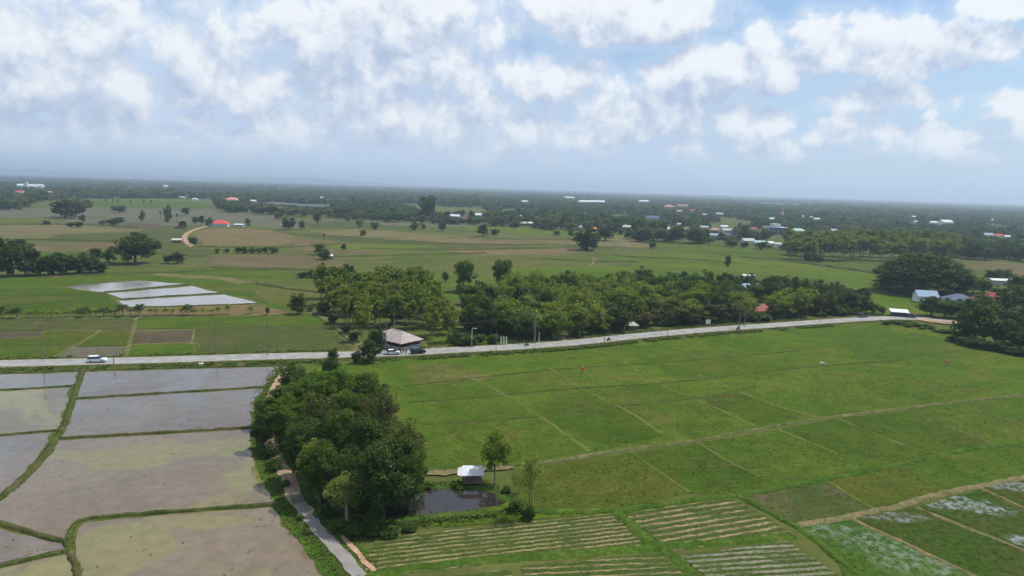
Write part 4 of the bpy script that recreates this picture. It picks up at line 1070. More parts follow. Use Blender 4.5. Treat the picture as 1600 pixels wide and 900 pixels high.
# pond shelter
g = G(735, 757); e = tag(empty('pond_shelter', (g[0], g[1], .2), math.radians(6), (.88, .88, .88)), 'small stilted shelter with white sheet metal roof at the pond edge', 'shelter')
sheetm = plain('white_sheet_metal', (.50, .51, .52), .6, .35, var=.18, scale=1.6, dirt=(.55, .52, .48))
for nm_, V in (('roof', [(-1.9, -2.0, 2.35), (2.5, -2.0, 2.35), (2.35, 1.2, 3.05), (-1.6, 1.2, 3.05)]), ('side_roof', [(-2.6, -1.3, 2.30), (-1.85, -1.9, 2.2), (-1.5, .9, 2.95), (-2.4, 1.0, 2.75)])):
    MB().add(V + [(a, b, c + .06) for a, b, c in V], [(3, 2, 1, 0), (4, 5, 6, 7), (0, 1, 5, 4), (1, 2, 6, 5), (2, 3, 7, 6), (3, 0, 4, 7)]).build(nm_, sheetm, e)
for sx in (-1.5, 2.0):
    for sy in (-1.6, .9): MB().tube([(sx, sy, -.6), (sx, sy, 2.35 if sy < 0 else 2.9)], .07, 6).build('post', DOORM, e)
MB().box((.2, -.3, .75), (3.8, 2.9, .12)).build('floor_deck', WM['wood'], e)
MB().box((.2, 1.1, 1.3), (3.2, .08, 1.0)).build('back_wall', DOORM, e)

H(987, 515, 3.6, 2.6, 2.0, .9, .15, 'grey', 'wood', 'tiny roadside rest hut with pale grey roof beside the wood', 'hip', name='rest_hut', cat='hut', parts=False)
H(1187, 495, 9, 6, 3.2, 2.2, .2, 'terra', 'cream', 'house with faded terracotta roof sunk in the wood by the road', 'hip')
H(737, 476, 9, 6, 3, 1.6, .35, 'grey', 'cream', 'grey roofed farm house between the grove and the wood')
H(774, 467, 6, 6, 4.0, 2.2, 1.1, 'brown', 'wood', 'steep brown roofed house under the tall dark trees')
H(790, 462, 8, 5, 3.5, 1.5, .3, 'grey', 'wood', 'grey roofed house right of the steep brown roof')
H(1165, 463, 15, 8, 4.4, 2.0, .15, 'cyan', 'white', 'long building with pale blue roof hidden in the wood')
H(1168, 440, 7, 5, 3, 1.2, .2, 'white', 'cream', 'small white roofed house behind the wood under a dark tree')
H(1220, 474, 7, 5, 3, 1.3, .1, 'cyan', 'white', 'small shed with pale blue roof in the dark wood')
H(1445, 472, 9, 7, 3.4, 2.4, -.15, 'cyan', 'white', 'white house with pale grey blue roof in front of the rain tree')
H(1497, 478, 12, 9, 3.4, 2.4, -.15, 'slate', 'white', 'white house with slate blue roof in front of the rain tree', 'hip')
H(1548, 479, 14, 10, 3.6, 3.2, .2, 'maroon', 'cream', 'house with dark red roof among the right edge trees', 'hip')
H(1562, 444, 12, 5, 2.6, .8, -.05, 'white', 'grey', 'long low shed with white roof right of the rain tree', name='shed', cat='shed', parts=False)
H(345, 354, 15, 10, 3.6, 3.4, .2, 'red', 'white', 'bright red roofed house alone in the left plain', 'hip')
H(374, 354, 9, 5, 2.2, .7, 0, 'white', 'grey', 'low pale shed right of the red roofed house', name='shed', cat='shed', parts=False)
H(276, 379, 6, 4, 2.2, 1.0, .4, 'grey', 'wood', 'small pale roofed field hut left of the orange lane', name='field_hut', cat='hut', parts=False)
H(281, 357, 8, 5, 2.2, 1.0, .1, 'brown', 'wood', 'brown shed beside a small tree in the left plain', name='shed', cat='shed', parts=False)
H(513, 404, 5, 4, 2.0, .8, .2, 'white', 'wood', 'pale shed under the dark tree in the brown field', name='shed', cat='shed', parts=False)
FARH = [  # x, y, width px, roof, wall, label, style
    (711, 341, 16, 'white', 'grey', 'white roofed farm building at the wood front, left one of two', 'gable'), (748, 339, 15, 'white', 'white', 'white roofed farm building at the wood front, right one of two', 'gable'), (726, 342, 10, 'maroon', 'cream', 'dark red roofed house between the two white roofed farm buildings', 'gable'),
    (815, 341, 8, 'white', 'white', 'white gabled house alone among far trees, right of the white roofed pair', 'gable'), (817, 352, 14, 'grey', 'wood', 'grey roofed house at the plain edge, centre', 'gable'), (829, 352, 8, 'white', 'wood', 'little pale roof beside the grey roofed house at the plain edge', 'gable'),
    (928, 361, 13, 'orange', 'cream', 'house with vivid orange roof above the great dark tree', 'hip'), (903, 358, 12, 'grey', 'cream', 'grey roofed house left of the vivid orange roof', 'gable'), (820, 317, 10, 'white', 'grey', 'small distant white roof in the far wood, centre', 'gable'),
    (890, 311, 24, 'white', 'white', 'distant long pale roof behind the brightest warehouses', 'gable'), (912, 318, 17, 'white', 'white', 'left one of the two bright white warehouses in the far wood', 'gable'), (932, 318, 25, 'white', 'white', 'right and longer of the two bright white warehouses in the far wood', 'gable'),
    (1006, 317, 18, 'white', 'grey', 'distant white warehouse right of the two bright ones', 'gable'), (1045, 326, 16, 'pink', 'cream', 'wide pink roofed temple hall in the far village', 'hip'), (1066, 325, 18, 'terra', 'cream', 'long terracotta roof beside the pink temple hall', 'gable'), (1062, 332, 10, 'pink', 'white', 'small pink roof below the pink temple hall', 'gable'), (1082, 331, 9, 'red', 'cream', 'reddish roof at the right of the temple group', 'gable'),
    (1100, 337, 8, 'grey', 'white', 'pale roof below right of the temple group', 'gable'), (1125, 337, 12, 'grey', 'grey', 'wide grey roof right of the temple group', 'gable'), (1020, 345, 20, 'slate', 'grey', 'long slate roof in the trees below the temple group', 'gable'), (980, 358, 16, 'grey', 'wood', 'grey roofed house in the cluster right of the vivid orange roof', 'gable'), (973, 356, 9, 'pink', 'cream', 'pale pink roof in the cluster right of the vivid orange roof', 'gable'),
    (1060, 353, 8, 'grey', 'white', 'pale roof among dark trees at the village left end', 'gable'), (1072, 361, 14, 'brown', 'cream', 'long brownish roof at the left end of the village', 'gable'), (1045, 361, 8, 'white', 'cream', 'little white roof at the left end of the village', 'gable'), (1100, 358, 12, 'grey', 'cream', 'grey roof in the village, left of the pink one', 'gable'), (1117, 362, 13, 'pink', 'cream', 'pink roofed house in the left half of the village', 'hip'),
    (1116, 371, 14, 'cyan', 'white', 'pale blue roof just below the pink roofed village house', 'gable'), (1131, 357, 11, 'white', 'white', 'white two level house top of the left village half', 'gable'), (1137, 363, 16, 'grey', 'white', 'wide grey roof below the white two level village house', 'gable'), (1138, 370, 13, 'slate', 'cream', 'slate roof in the village under the wide grey one', 'gable'), (1178, 361, 14, 'terra', 'cream', 'terracotta roofed house between village and big blue building', 'hip'),
    (1168, 380, 20, 'grey', 'white', 'long pale grey roof on the plain edge of the village', 'gable'), (1186, 383, 16, 'green', 'cream', 'greenish roof on the plain edge of the village', 'gable'), (1203, 384, 9, 'white', 'cream', 'white gabled roof on the plain edge of the village', 'gable'), (1216, 386, 10, 'grey', 'white', 'pale roof on the plain edge, rightmost of the village', 'gable'), (1152, 374, 8, 'brown', 'wood', 'brown roof in the middle of the village', 'gable'),
    (1198, 358, 10, 'brown', 'cream', 'brown roof touching the big blue building on the left', 'gable'), (1246, 365, 22, 'green', 'white', 'wide pale green roof right of the big blue building', 'hip'), (1233, 378, 11, 'orange', 'cream', 'orange roof peeping over the planted belt', 'gable'), (1206, 344, 10, 'white', 'white', 'bright white house behind the big blue building', 'gable'), (1276, 344, 9, 'white', 'white', 'bright white roof alone right of the pagoda', 'gable'), (1254, 340, 6, 'white', 'grey', 'tiny pale roof beside the dark tree mass near the pagoda', 'gable'),
    (1267, 341, 8, 'grey', 'white', 'small grey roof beside the tiny pale one near the pagoda', 'gable'), (1300, 363, 14, 'grey', 'white', 'pale roof in the trees left of the far right woods', 'gable'), (1458, 350, 12, 'white', 'white', 'left one of the two bright long roofs in the far right', 'gable'), (1477, 351, 20, 'white', 'white', 'right and longer of the two bright long roofs in the far right', 'gable'), (1427, 340, 7, 'white', 'grey', 'tiny white roof above the bright long roofs', 'gable'), (1430, 348, 5, 'white', 'grey', 'tiny white roof left of the bright long roofs', 'gable'),
    (1542, 370, 16, 'cyan', 'white', 'pale blue grey roof beside a red one at the far right', 'gable'), (1560, 371, 14, 'red', 'cream', 'bright red roof at the far right beyond the brown field', 'hip'), (1575, 373, 12, 'white', 'grey', 'pale roof right of the bright red one at the far right', 'gable'), (1492, 373, 7, 'cyan', 'white', 'small pale blue roof left of the far right roofs', 'gable'), (1550, 345, 5, 'white', 'white', 'tiny bright roof near the right horizon', 'gable'),
    (42, 293, 26, 'white', 'white', 'long bright factory roof near the left horizon', 'gable'), (62, 293, 14, 'white', 'white', 'shorter bright factory roof right of the tower at left', 'gable'), (28, 303, 14, 'red', 'cream', 'reddish roof below the factory at the far left', 'gable'), (37, 301, 8, 'white', 'white', 'white roof beside the reddish one at the far left', 'gable'), (80, 302, 8, 'pink', 'grey', 'pale roof right of the reddish one at the far left', 'gable'), (258, 293, 11, 'white', 'white', 'bright roof alone near the left horizon', 'gable'),
    (117, 307, 7, 'grey', 'white', 'small grey roof in the far left wood', 'gable'), (285, 310, 8, 'grey', 'white', 'pale roof above the green strip, left one', 'gable'), (292, 308, 7, 'green', 'cream', 'greenish pale roof above the green strip', 'gable'), (305, 313, 8, 'white', 'white', 'bright roof above the green strip, right one', 'gable'), (363, 316, 20, 'pink', 'cream', 'large pale pink roofed house in the trees at left centre', 'hip'), (502, 310, 6, 'white', 'grey', 'tiny white roof in the far wood above the tall narrow tree', 'gable'), (395, 316, 10, 'white', 'grey', 'white roof right of the pale pink roofed house', 'gable')]
for x, y, w, rf, wlc, lb, st in FARH:
    m = M1(x, y); W = w * m
    W = min(W, 70); hgt = min(max(3.0, W * .22), 7)
    H(x, y, W, max(6, min(W * .55, 22)), hgt, max(1.5, min(W * .16, 5)), rng.uniform(-.35, .35), rf, wlc, lb, st, parts=False, name='warehouse' if 'warehouse' in lb or 'factory' in lb else 'house', cat='warehouse' if 'warehouse' in lb or 'factory' in lb else 'house')
# big blue and white building
g = G(1215, 366); e = tag(empty('apartment_building', (g[0], g[1], 0), .12), 'large white and blue building of stacked roofs standing above the village', 'building')
m = M1(1215, 366)
MB().box((0, 0, 4.5), (24 * m * .9, 14, 9)).build('wall', WM['blue'], e)
MB().box((-4, 0, 11), (12 * m * .9, 11, 4)).build('upper_wall', WM['white'], e)
for c_, s_, mt in (((0, -1, 9.15), (26 * m * .9, 18, .3), 'white'), ((-4, 0, 13.2), (14 * m * .9, 13, .4), 'white'), ((8, -8, 4.6), (12, 5, .3), 'blue')):
    MB().box(c_, s_).build('roof', RM[mt], e)
for i in range(5): MB().box((-12 + i * 6, -7.03, 6), (3, .1, 2)).build('window', WIN, e)
HOUSES.append((g[0], g[1], 26, 13))
# pagoda and tower
g = G(1222, 341); e = tag(empty('pagoda', (g[0], g[1], 0)), 'slender pinkish pagoda spire rising above the far trees', 'pagoda')
MB().box((0, 0, 4), (9, 9, 8)).build('base', WM['cream'], e)
MB().tube([(0, 0, 8), (0, 0, 11), (0, 0, 14), (0, 0, 19), (0, 0, 26)], [4, 3.2, 1.6, .8, .15], 12).build('spire', RM['pink'], e)
HOUSES.append((g[0], g[1], 12, 20))
g = G(41, 294); e = tag(empty('factory_tower', (g[0], g[1], 0)), 'white block tower of the factory near the left horizon', 'tower')
m = M1(41, 294); MB().box((0, 0, 4.6 * m), (5 * m, 4 * m, 9.2 * m)).build('shaft', WM['white'], e); MB().box((0, 0, 9.3 * m), (5.6 * m, 4.6 * m, .6 * m)).build('roof', RM['white'], e)
HOUSES.append((g[0], g[1], 20, 40))
# pale retaining wall by the far road
WL = [(418, 318), (430, 318.5), (450, 319.5), (480, 322), (505, 323)]
_wm = WM['white']; Lw = smooth_line(WL, 12)
wb = MB()
for a, b in zip(Lw[:-1], Lw[1:]):
    c = (a + b) / 2; dd = b - a; wb.box((c[0], c[1], 1.6), (np.linalg.norm(dd) + .2, .5, 3.2), math.atan2(dd[1], dd[0]))
tag(wb.build('boundary_wall', _wm), 'long low pale boundary wall in front of the far wood at left centre', 'wall')
for p in Lw[::6]: HOUSES.append((p[0], p[1], 60, 3))

# roadside shelter at the bend
g = G(1404, 495); e = tag(empty('roadside_stall', (g[0], g[1], 0), -.25), 'roadside stall with slanted white roof at the bend of the road', 'stall')
MB().box((0, 0, 1.1), (6.0, 2.6, 2.2)).build('wall', plain('dark_green_wall', (.03, .05, .045), .7), e)
V = [(-3.6, -2.2, 2.2), (3.6, -2.2, 2.2), (3.6, 1.9, 3.1), (-3.6, 1.9, 3.1)]
MB().add(V + [(a, b, c + .08) for a, b, c in V], [(3, 2, 1, 0), (4, 5, 6, 7), (0, 1, 5, 4), (1, 2, 6, 5), (2, 3, 7, 6), (3, 0, 4, 7)]).build('roof', RM['white'], e)
for sx in (-3.3, 3.3): MB().tube([(sx, -2.0, 0), (sx, -2.0, 2.25)], .06, 6).build('post', M['concrete'], e)

# ------------------------------------------------------------------ far woodland, one mass
def vn(x, y, s, seed=0):
    """cheap value noise"""
    x = x / s + seed * 17.3; y = y / s + seed * 9.1
    xi = np.floor(x); yi = np.floor(y); fx = x - xi; fy = y - yi; fx = fx * fx * (3 - 2 * fx); fy = fy * fy * (3 - 2 * fy)
    def hsh(a, b): return np.modf(np.abs(np.sin(a * 127.1 + b * 311.7 + seed) * 43758.5453))[0]
    return (hsh(xi, yi) * (1 - fx) + hsh(xi + 1, yi) * fx) * (1 - fy) + (hsh(xi, yi + 1) * (1 - fx) + hsh(xi + 1, yi + 1) * fx) * fy


def project(x, y, z=0.0):
    P = np.stack([x, y, np.full_like(x, z) - HC], 1); zc = P @ _f
    return 800 + FP * (P @ _r) / zc, 450 - FP * (P @ _u) / zc


def wood_points(y0, y1, spacing, seed, thr, big):
    n = int(.78 * (y1 ** 2 - y0 ** 2) / spacing ** 2)
    r = np.random.default_rng(seed)
    y = np.sqrt(r.uniform(y0 ** 2, y1 ** 2, n)); x = r.uniform(-.80, .80, n) * y
    px, py = project(x, y)
    edge = np.interp(px, ex + [1232, 1260, 1430, 1500, 1610, 1700], ey + [390, 384, 388, 398, 404, 410])
    keep = py < edge
    dn = .5 * vn(x, y, 90 * big, seed) + .5 * vn(x, y * 1.0, 310 * big, seed + 3)
    front = (edge - py) < 6
    keep &= (dn > thr) | (front & (r.uniform(size=n) < .6))
    # green strip and village clearings
    keep &= ~((px > 130) & (px < 335) & (py > 311) & (py < 326))
    x, y, dn = x[keep], y[keep], dn[keep]
    h = (7 + 9 * r.uniform(size=len(x)) ** 1.5) * (1 + .5 * (vn(x, y, 160, 9) - .4)) * (1.0 if big == 1 else 1.05)
    for hx, hy, hw_, hz_ in HOUSES:
        D = math.hypot(hx, hy)
        if D < y0 * .8 or D > y1 * 1.5: continue
        ux, uy = hx / D, hy / D
        along = x * ux + y * uy; lat = np.abs(-x * uy + y * ux); front_d = D - along
        inside = (np.hypot(x - hx, y - hy) < hw_ * .62 + 3)
        lim = hz_ * .45 + (HC - hz_ * .45) * front_d / D
        cor = (front_d > 0) & (front_d < D * .3) & (lat < hw_ * .5 + 2)
        h = np.where(cor, np.minimum(h, np.maximum(lim * .9, 1.5)), h)
        h = np.where(inside, 0, h)
    ok = h > 1.4
    return x[ok], y[ok], h[ok]


def woods(name, pts, keys, wk):
    x, y, h = pts; n = len(x)
    me = bpy.data.meshes.new(name); me.vertices.add(n); me.vertices.foreach_set('co', np.stack([x, y, np.zeros(n)], 1).astype(np.float32).ravel())
    r = np.random.default_rng(n)
    w = np.maximum(h, 5) * wk * r.uniform(.8, 1.25, n) / 8.6
    sc = np.stack([w, w, h / 10.0], 1).astype(np.float32)
    a = me.attributes.new('sc', 'FLOAT_VECTOR', 'POINT'); a.data.foreach_set('vector', sc.ravel())
    a = me.attributes.new('rot', 'FLOAT_VECTOR', 'POINT'); rr = np.zeros((n, 3), np.float32); rr[:, 2] = r.uniform(0, 6.28, n); a.data.foreach_set('vector', rr.ravel())
    a = me.attributes.new('pick', 'INT', 'POINT'); a.data.foreach_set('value', r.integers(0, len(keys), n).astype(np.int32))
    col = bpy.data.collections.new(name + '_kinds')
    for i, cm in enumerate(keys):
        o = bpy.data.objects.new('%s_kind_%02d' % (name, i), cm); col.objects.link(o)
    ng = bpy.data.node_groups.new(name + '_scatter', 'GeometryNodeTree')
    ng.interface.new_socket('Geometry', in_out='INPUT', socket_type='NodeSocketGeometry'); ng.interface.new_socket('Geometry', in_out='OUTPUT', socket_type='NodeSocketGeometry')
    N = ng.nodes; L = ng.links; i_ = N.new('NodeGroupInput'); o_ = N.new('NodeGroupOutput'); ip = N.new('GeometryNodeInstanceOnPoints'); ci = N.new('GeometryNodeCollectionInfo')
    ci.inputs['Collection'].default_value = col; ci.inputs['Separate Children'].default_value = True; ci.inputs['Reset Children'].default_value = True
    def att(nm, ty):
        q = N.new('GeometryNodeInputNamedAttribute'); q.data_type = ty; q.inputs[0].default_value = nm; return [s for s in q.outputs if s.enabled][0]
    L.new(i_.outputs[0], ip.inputs['Points']); L.new(ci.outputs[0], ip.inputs['Instance']); ip.inputs['Pick Instance'].default_value = True
    L.new(att('pick', 'INT'), ip.inputs['Instance Index']); L.new(att('rot', 'FLOAT_VECTOR'), ip.inputs['Rotation']); L.new(att('sc', 'FLOAT_VECTOR'), ip.inputs['Scale'])
    L.new(ip.outputs[0], o_.inputs[0])
    ob = tag(obj(name, me), kind='stuff'); md = ob.modifiers.new('scatter', 'NODES'); md.node_group = ng
    return ob


fk = [p[0] for p in PROTO['far_dark'] + PROTO['far_mid'] + PROTO['mid_olive'][:0]]
p1 = wood_points(600, 2900, 13.5, 5, .46, 1)
woods('far_woods', p1, fk, 1.05)
p2 = wood_points(2900, 7500, 32, 6, .50, 2.2)
woods('distant_woods', p2, fk, 2.6)
p3 = wood_points(7500, 30000, 115, 8, .44, 5)
woods('horizon_woods', p3, fk, 9.0)
print('woods', len(p1[0]), len(p2[0]), len(p3[0]))

# ------------------------------------------------------------------ weeds and crop rows
def tufts(name, P, size, lm, blades=6, H_=1.0, z=None):
    """P (n,2) positions; each tuft a few leaning blades"""
    n = len(P); C = np.zeros((n, 3)); C[:, :2] = P; C[:, 2] = 0 if z is None else z
    s = size * rng.uniform(.5, 1.4, n)
    C = np.repeat(C, blades, 0); s = np.repeat(s, blades); m = len(C)
    a = rng.uniform(0, 2 * math.pi, m); lean = rng.uniform(.2, .9, m)
    D = np.stack([np.cos(a) * lean * 1.6, np.sin(a) * lean * 1.6, np.full(m, H_ * .75)], 1) * s[:, None]
    W = np.stack([-np.sin(a), np.cos(a), np.zeros(m)], 1) * (s * .36)[:, None]
    o = C + D * .1 * np.array([1, 1, 0])
    V = np.stack([o - W * .6, o + W * .6, o + D * .7 + W, o + D * 1.0, ], 1)
    V[:, 2] = o + D * .75 + W; V[:, 3] = o + D * .95 - W * .7
    F = np.arange(m * 4).reshape(m, 4)
    me = mesh_np(name, V.reshape(-1, 3), F, LM[lm], np.clip(np.repeat(rng.uniform(size=n), blades) + rng.normal(0, .15, m), 0, 1))
    return tag(obj(name, me), kind='stuff')


P = []; Z_ = []
for L, w, h, mt in BL:
    d = np.linalg.norm(L.mean(0))
    if d > 330 or h < .25: continue
    per = 7.0 if mt in ('bund', 'verge') else 1.4
    seg = np.linalg.norm(np.diff(L, axis=0), axis=1); n = int(seg.sum() * per)
    i = rng.integers(0, len(L) - 1, n); t = rng.uniform(size=(n, 1)); p = L[i] * (1 - t) + L[i + 1] * t + rng.normal(0, w * .5, (n, 2))
    P.append(p)
P = np.concatenate(P)
tufts('bund_weeds', P, .19, 'weed', 5, .9, .12)
# roadside weeds
n = 9000; i = rng.integers(0, len(RL) - 1, n); t = rng.uniform(size=(n, 1)); q = RL[i] * (1 - t) + RL[i + 1] * t
T = RL[i + 1] - RL[i]; T /= np.linalg.norm(T, axis=1)[:, None]; Nn = np.stack([-T[:, 1], T[:, 0]], 1)
side = np.where(rng.uniform(size=n) < .72, -1, 1); off = side * rng.uniform(4.4, 7.6, n)
cl = vn(q[:, 0], q[:, 1], 7, 3) * .6 + vn(q[:, 0], q[:, 1], 2.5, 4) * .4; ok = cl > .47; q = q + rng.normal(0, .5, q.shape)
pp = (q + Nn * off[:, None])[ok]
tufts('roadside_weeds', pp, .48, 'weed', 7, 1.0, .05)
# verge weeds by the track
TL = smooth_line(TRACK, 1.0); n = 5200; i = rng.integers(0, len(TL), n); side = np.where(rng.uniform(size=n) < .6, 1, -1)
T = np.gradient(TL, axis=0)[i]; T /= np.linalg.norm(T, axis=1)[:, None]; Nn = np.stack([-T[:, 1], T[:, 0]], 1)
tufts('verge_weeds', TL[i] + rng.normal(0, .6, (n, 2)) - Nn * (side * (1.5 + np.minimum(np.abs(rng.normal(0, 1, n)), 2) * .7))[:, None], .19, 'weed', 6, .9, .03)
PL = smooth_line(POND + POND[:1], .6); n = 2600; i = rng.integers(0, len(PL), n)
tufts('pond_weeds', PL[i] + rng.normal(0, .8, (n, 2)), .20, 'weed', 6, 1.0, .3)


def crop(quad, rows, soil, wet=None):
    """rows of low crop plants across a field given as four photo points (near-left, near-right, far-right, far-left)"""
    a, b, c, d = (G(*p) for p in quad)
    sheet('crop_field', quad, soil)
    P = []
    for k in range(rows):
        t = (k + .5) / rows; s0 = a + (d - a) * t; s1 = b + (c - b) * t; L = np.linalg.norm(s1 - s0); n = int(L * 11)
        u = rng.uniform(size=n); keep = vn(u * L, np.full(n, k * 7.0), 5, 2) > .18; u = u[keep]
        wdt = np.linalg.norm((d - a)) / rows
        p = s0 + (s1 - s0) * u[:, None] + rng.normal(0, 1, (len(u), 2)) * wdt * .17
        P.append(p)
    tufts('crop_plants', np.concatenate(P), .17, 'weed', 5, .7, .02)


def row_soil(quad, rows, name, sandy=(.27, .225, .15), green=(.046, .068, .012), amt=.55, seed=1):
    """bare soil furrows between planted strips, laid in the field's own direction"""
    a, b, c, d = (G(*p) for p in quad); ax = ((b - a) + (c - d)) / 2; ax /= np.linalg.norm(ax); nrm = np.array([-ax[1], ax[0]])
    span = (np.dot(d - a, nrm) + np.dot(c - b, nrm)) / 2; per = span / rows; off = np.dot(a, nrm)
    m, nt, p = principled(name); w = coords(nt)
    dt = vmath(nt, 'DOT_PRODUCT', w, (nrm[0], nrm[1], 0)); s = E(nt, dt.outputs['Value']) - off
    wob = noise(nt, w, .5, 5, .7)
    ph = (s / per + (wob - .5) * .95).f('FRACT'); tri = (ph - .5).f('ABSOLUTE') * 2
    furrow = smooth(nt, tri, 1 - amt * .85, 1 - amt * .85 + .22) * smooth(nt, noise(nt, w, .16, 6, .75), .36, .56)
    gr = mix(nt, smooth(nt, noise(nt, w, 1.5, 6, .7), .3, .7), tuple(q * .65 for q in green), tuple(q * 1.35 for q in green))
    sa = mix(nt, smooth(nt, noise(nt, w, .8, 6, .7), .3, .7), tuple(q * .75 for q in sandy), tuple(q * 1.2 for q in sandy))
    sset(nt, p.inputs['Base Color'], mix(nt, furrow, gr, sa)); p.inputs['Roughness'].default_value = .95; p.inputs['Specular IOR Level'].default_value = .1
    return m


Q = [((566, 905), (1022, 850), (955, 803), (585, 842), 9, .5), ((1052, 862), (1236, 832), (1140, 778), (975, 804), 8, .5), ((1130, 925), (1345, 925), (1230, 846), (1062, 868), 9, .62), ((820, 925), (1100, 925), (1036, 864), (815, 886), 6, .4), ((640, 940), (800, 928), (798, 890), (650, 908), 3, .35)]
for i, (a, b, c, d, rr_, am) in enumerate(Q):
    sm = row_soil((a, b, c, d), rr_, 'row_soil_%d' % i, amt=am * 1.1, sandy=(.19, .172, .125) if i == 2 else (.235, .175, .092), seed=i)
    crop((a, b, c, d), rr_, sm)
def in_poly(pts, q):
    r_ = np.zeros(len(q), bool); j = len(pts) - 1
    for i in range(len(pts)):
        xi, yi = pts[i]; xj, yj = pts[j]
        r_ ^= ((yi > q[:, 1]) != (yj > q[:, 1])) & (q[:, 0] < (xj - xi) * (q[:, 1] - yi) / (yj - yi + 1e-12) + xi); j = i
    return r_


FT = []
for px in [q[0] for q in SUB] + [[(1243, 825), (1330, 814), (1540, 908), (1330, 925), (1310, 880)], [(1338, 810), (1428, 794), (1700, 905), (1700, 960), (1555, 915)], [(1438, 792), (1530, 765), (1700, 850), (1700, 895)]] + [[(650, 700), (760, 640), (1000, 600), (1300, 575), (1600, 600), (1440, 632), (1185, 666), (960, 702), (760, 728), (660, 735)]]:
    pts = np.array([G(*p) for p in px]); lo, hi = pts.min(0), pts.max(0); ar = np.prod(hi - lo)
    q = rng.uniform(lo, hi, (int(ar * 1.5), 2)); q = q[in_poly(pts, q)]
    q = q[rng.uniform(size=len(q)) < np.clip((vn(q[:, 0], q[:, 1], 6, 5) * .5 + vn(q[:, 0], q[:, 1], 1.8, 6) * .5 - .28) * 1.8, 0, 1) * np.clip(190 / np.linalg.norm(q, axis=1), .25, 1) ** 2]
    FT.append(q)
FT = np.concatenate(FT); print('field tufts', len(FT))
tufts('rice_tufts', FT, .20, 'weed', 4, .9, .03)
# scattered clumps in the paddies
for px, k in PAD[4:8]:
    pts = np.array([G(*p) for p in px]); lo, hi = pts.min(0), pts.max(0)
    n = 70; q = rng.uniform(lo, hi, (n, 2))
    def inside(q):
        r_ = np.zeros(len(q), bool); j = len(pts) - 1
        for i in range(len(pts)):
            xi, yi = pts[i]; xj, yj = pts[j]
            r_ ^= ((yi > q[:, 1]) != (yj > q[:, 1])) & (q[:, 0] < (xj - xi) * (q[:, 1] - yi) / (yj - yi + 1e-12) + xi); j = i
        return r_
    q = q[inside(q)]; q = q[vn(q[:, 0], q[:, 1], 8, 4) > .45]
    if len(q): tufts('paddy_stubble', q, .22, 'dry', 4, .5, .05)

# ------------------------------------------------------------------ poles, cables, signs
pole_m = plain('pole_concrete', (.17, .165, .155), .9)


def pole(x, y, h, label, arms=1, name='utility_pole', cat='pole', col=None, rad=.13):
    g = G(x, y); e = tag(empty(name, (g[0], g[1], .2), .1), label, cat)
    MB().tube([(0, 0, -.5), (0, 0, h)], [rad * 1.2, rad * .75], 8).build('shaft', col or pole_m, e)
    for a in range(arms):
        MB().box((0, 0, h - .5 - a * .9), (1.5, .10, .10)).build('crossarm', pole_m, e)
        for sx in (-.65, 0, .65): MB().tube([(sx, 0, h - .44 - a * .9), (sx, 0, h - .18 - a * .9)], .06, 6).build('insulator', WM['white'], e)
    return Vector((g[0], g[1], h + .1))


pa = pole(67, 565, 10.5, 'utility pole across the road left of the white car')
pb = pole(338, 557, 9.6, 'utility pole right of the bare brown plot beyond the road')
pc = pole(418, 557, 10.0, 'utility pole at the paddy corner before the track', 1)
pd_ = pole(603, 556, 10.0, 'utility pole in front of the grey roofed hut')
pe = pole(835, 538, 10.0, 'thick utility pole with two arms beside the wood', 2, rad=.24)
pf = pole(1155, 515, 10.5, 'utility pole with two arms near the blank white sign', 2, rad=.2)
pole(1163, 512, 8.0, 'bare thin pole right behind the two armed utility pole', 0)
pole(1043, 530, 4.0, 'short roadside pole on the field side of the road', 0)
pole(178, 573, 3.2, 'short dark post on the paddy side of the road right of the white car', 0, name='post', cat='post')
pole(944, 540, 2.6, 'short dark post on the field side of the road by the middle motorcycle', 0, name='post', cat='post')
pole(775, 549, 6.5, 'slim pole on the field side of the road', 0, rad=.08)
pole(842, 536, 3.4, 'short white post right of the thick utility pole', 0, col=WM['white'], name='post', cat='post', rad=.12)
pole(1282, 505, 6.5, 'slim pole before the dark end of the wood', 0, rad=.09)
g = G(737, 542); e = tag(empty('street_lamp', (g[0], g[1], .2), 0), 'white lamp post beside the dark clipped bush', 'lamp')
MB().tube([(0, 0, -.4), (0, 0, 5.4), (.3, -.3, 5.9), (1.0, -.9, 6.0)], .09, 8).build('post', WM['white'], e); MB().box((1.2, -1.0, 5.98), (.7, .25, .12), -.7).build('lamp_head', WM['white'], e)
for a, b, lb in ((pd_, pe, 'power cable strung from the hut pole to the thick pole'), (pe, pf, 'power cable strung from the thick pole towards the blank sign'), (pa, pb, 'power cable strung above the plots left of the hut'), (pb, pd_, 'power cable strung from the brown plot pole to the hut pole')):
    mb = MB()
    for o in (-.65, .65):
        pts = [a.lerp(b, t) + Vector((o, 0, -1.6 * 4 * t * (1 - t) - .1)) for t in np.linspace(0, 1, 14)]
        mb.tube(pts, .028, 4)
    tag(mb.build('power_cable', DOORM), lb, 'cable')
for i, (x, y) in enumerate([(683, 543), (692, 543), (702, 542)]):
    g = G(x, y); tag(MB().tube([(g[0], g[1], -.2), (g[0], g[1], 1.6)], [.12, .1], 6).build('fence_post', DOORM), 'short dark fence post in the grass between the hut and the lamp post', 'post', 'fence posts by the hut')
for i, x in enumerate((783, 787, 791)):
    g = G(x, 540); tag(MB().box((g[0], g[1], 1.4), (.35, .35, 2.8)).build('gate_post', WM['white']), 'pale concrete gate post at the edge of the wood', 'post', 'pale gate posts')
g = G(1106, 511); e = tag(empty('sign_board', (g[0], g[1], .1), .25), 'blank white square sign board on two legs at the wood edge', 'sign')
MB().box((0, 0, 1.9), (1.9, .08, 1.7)).build('board', WM['white'], e)
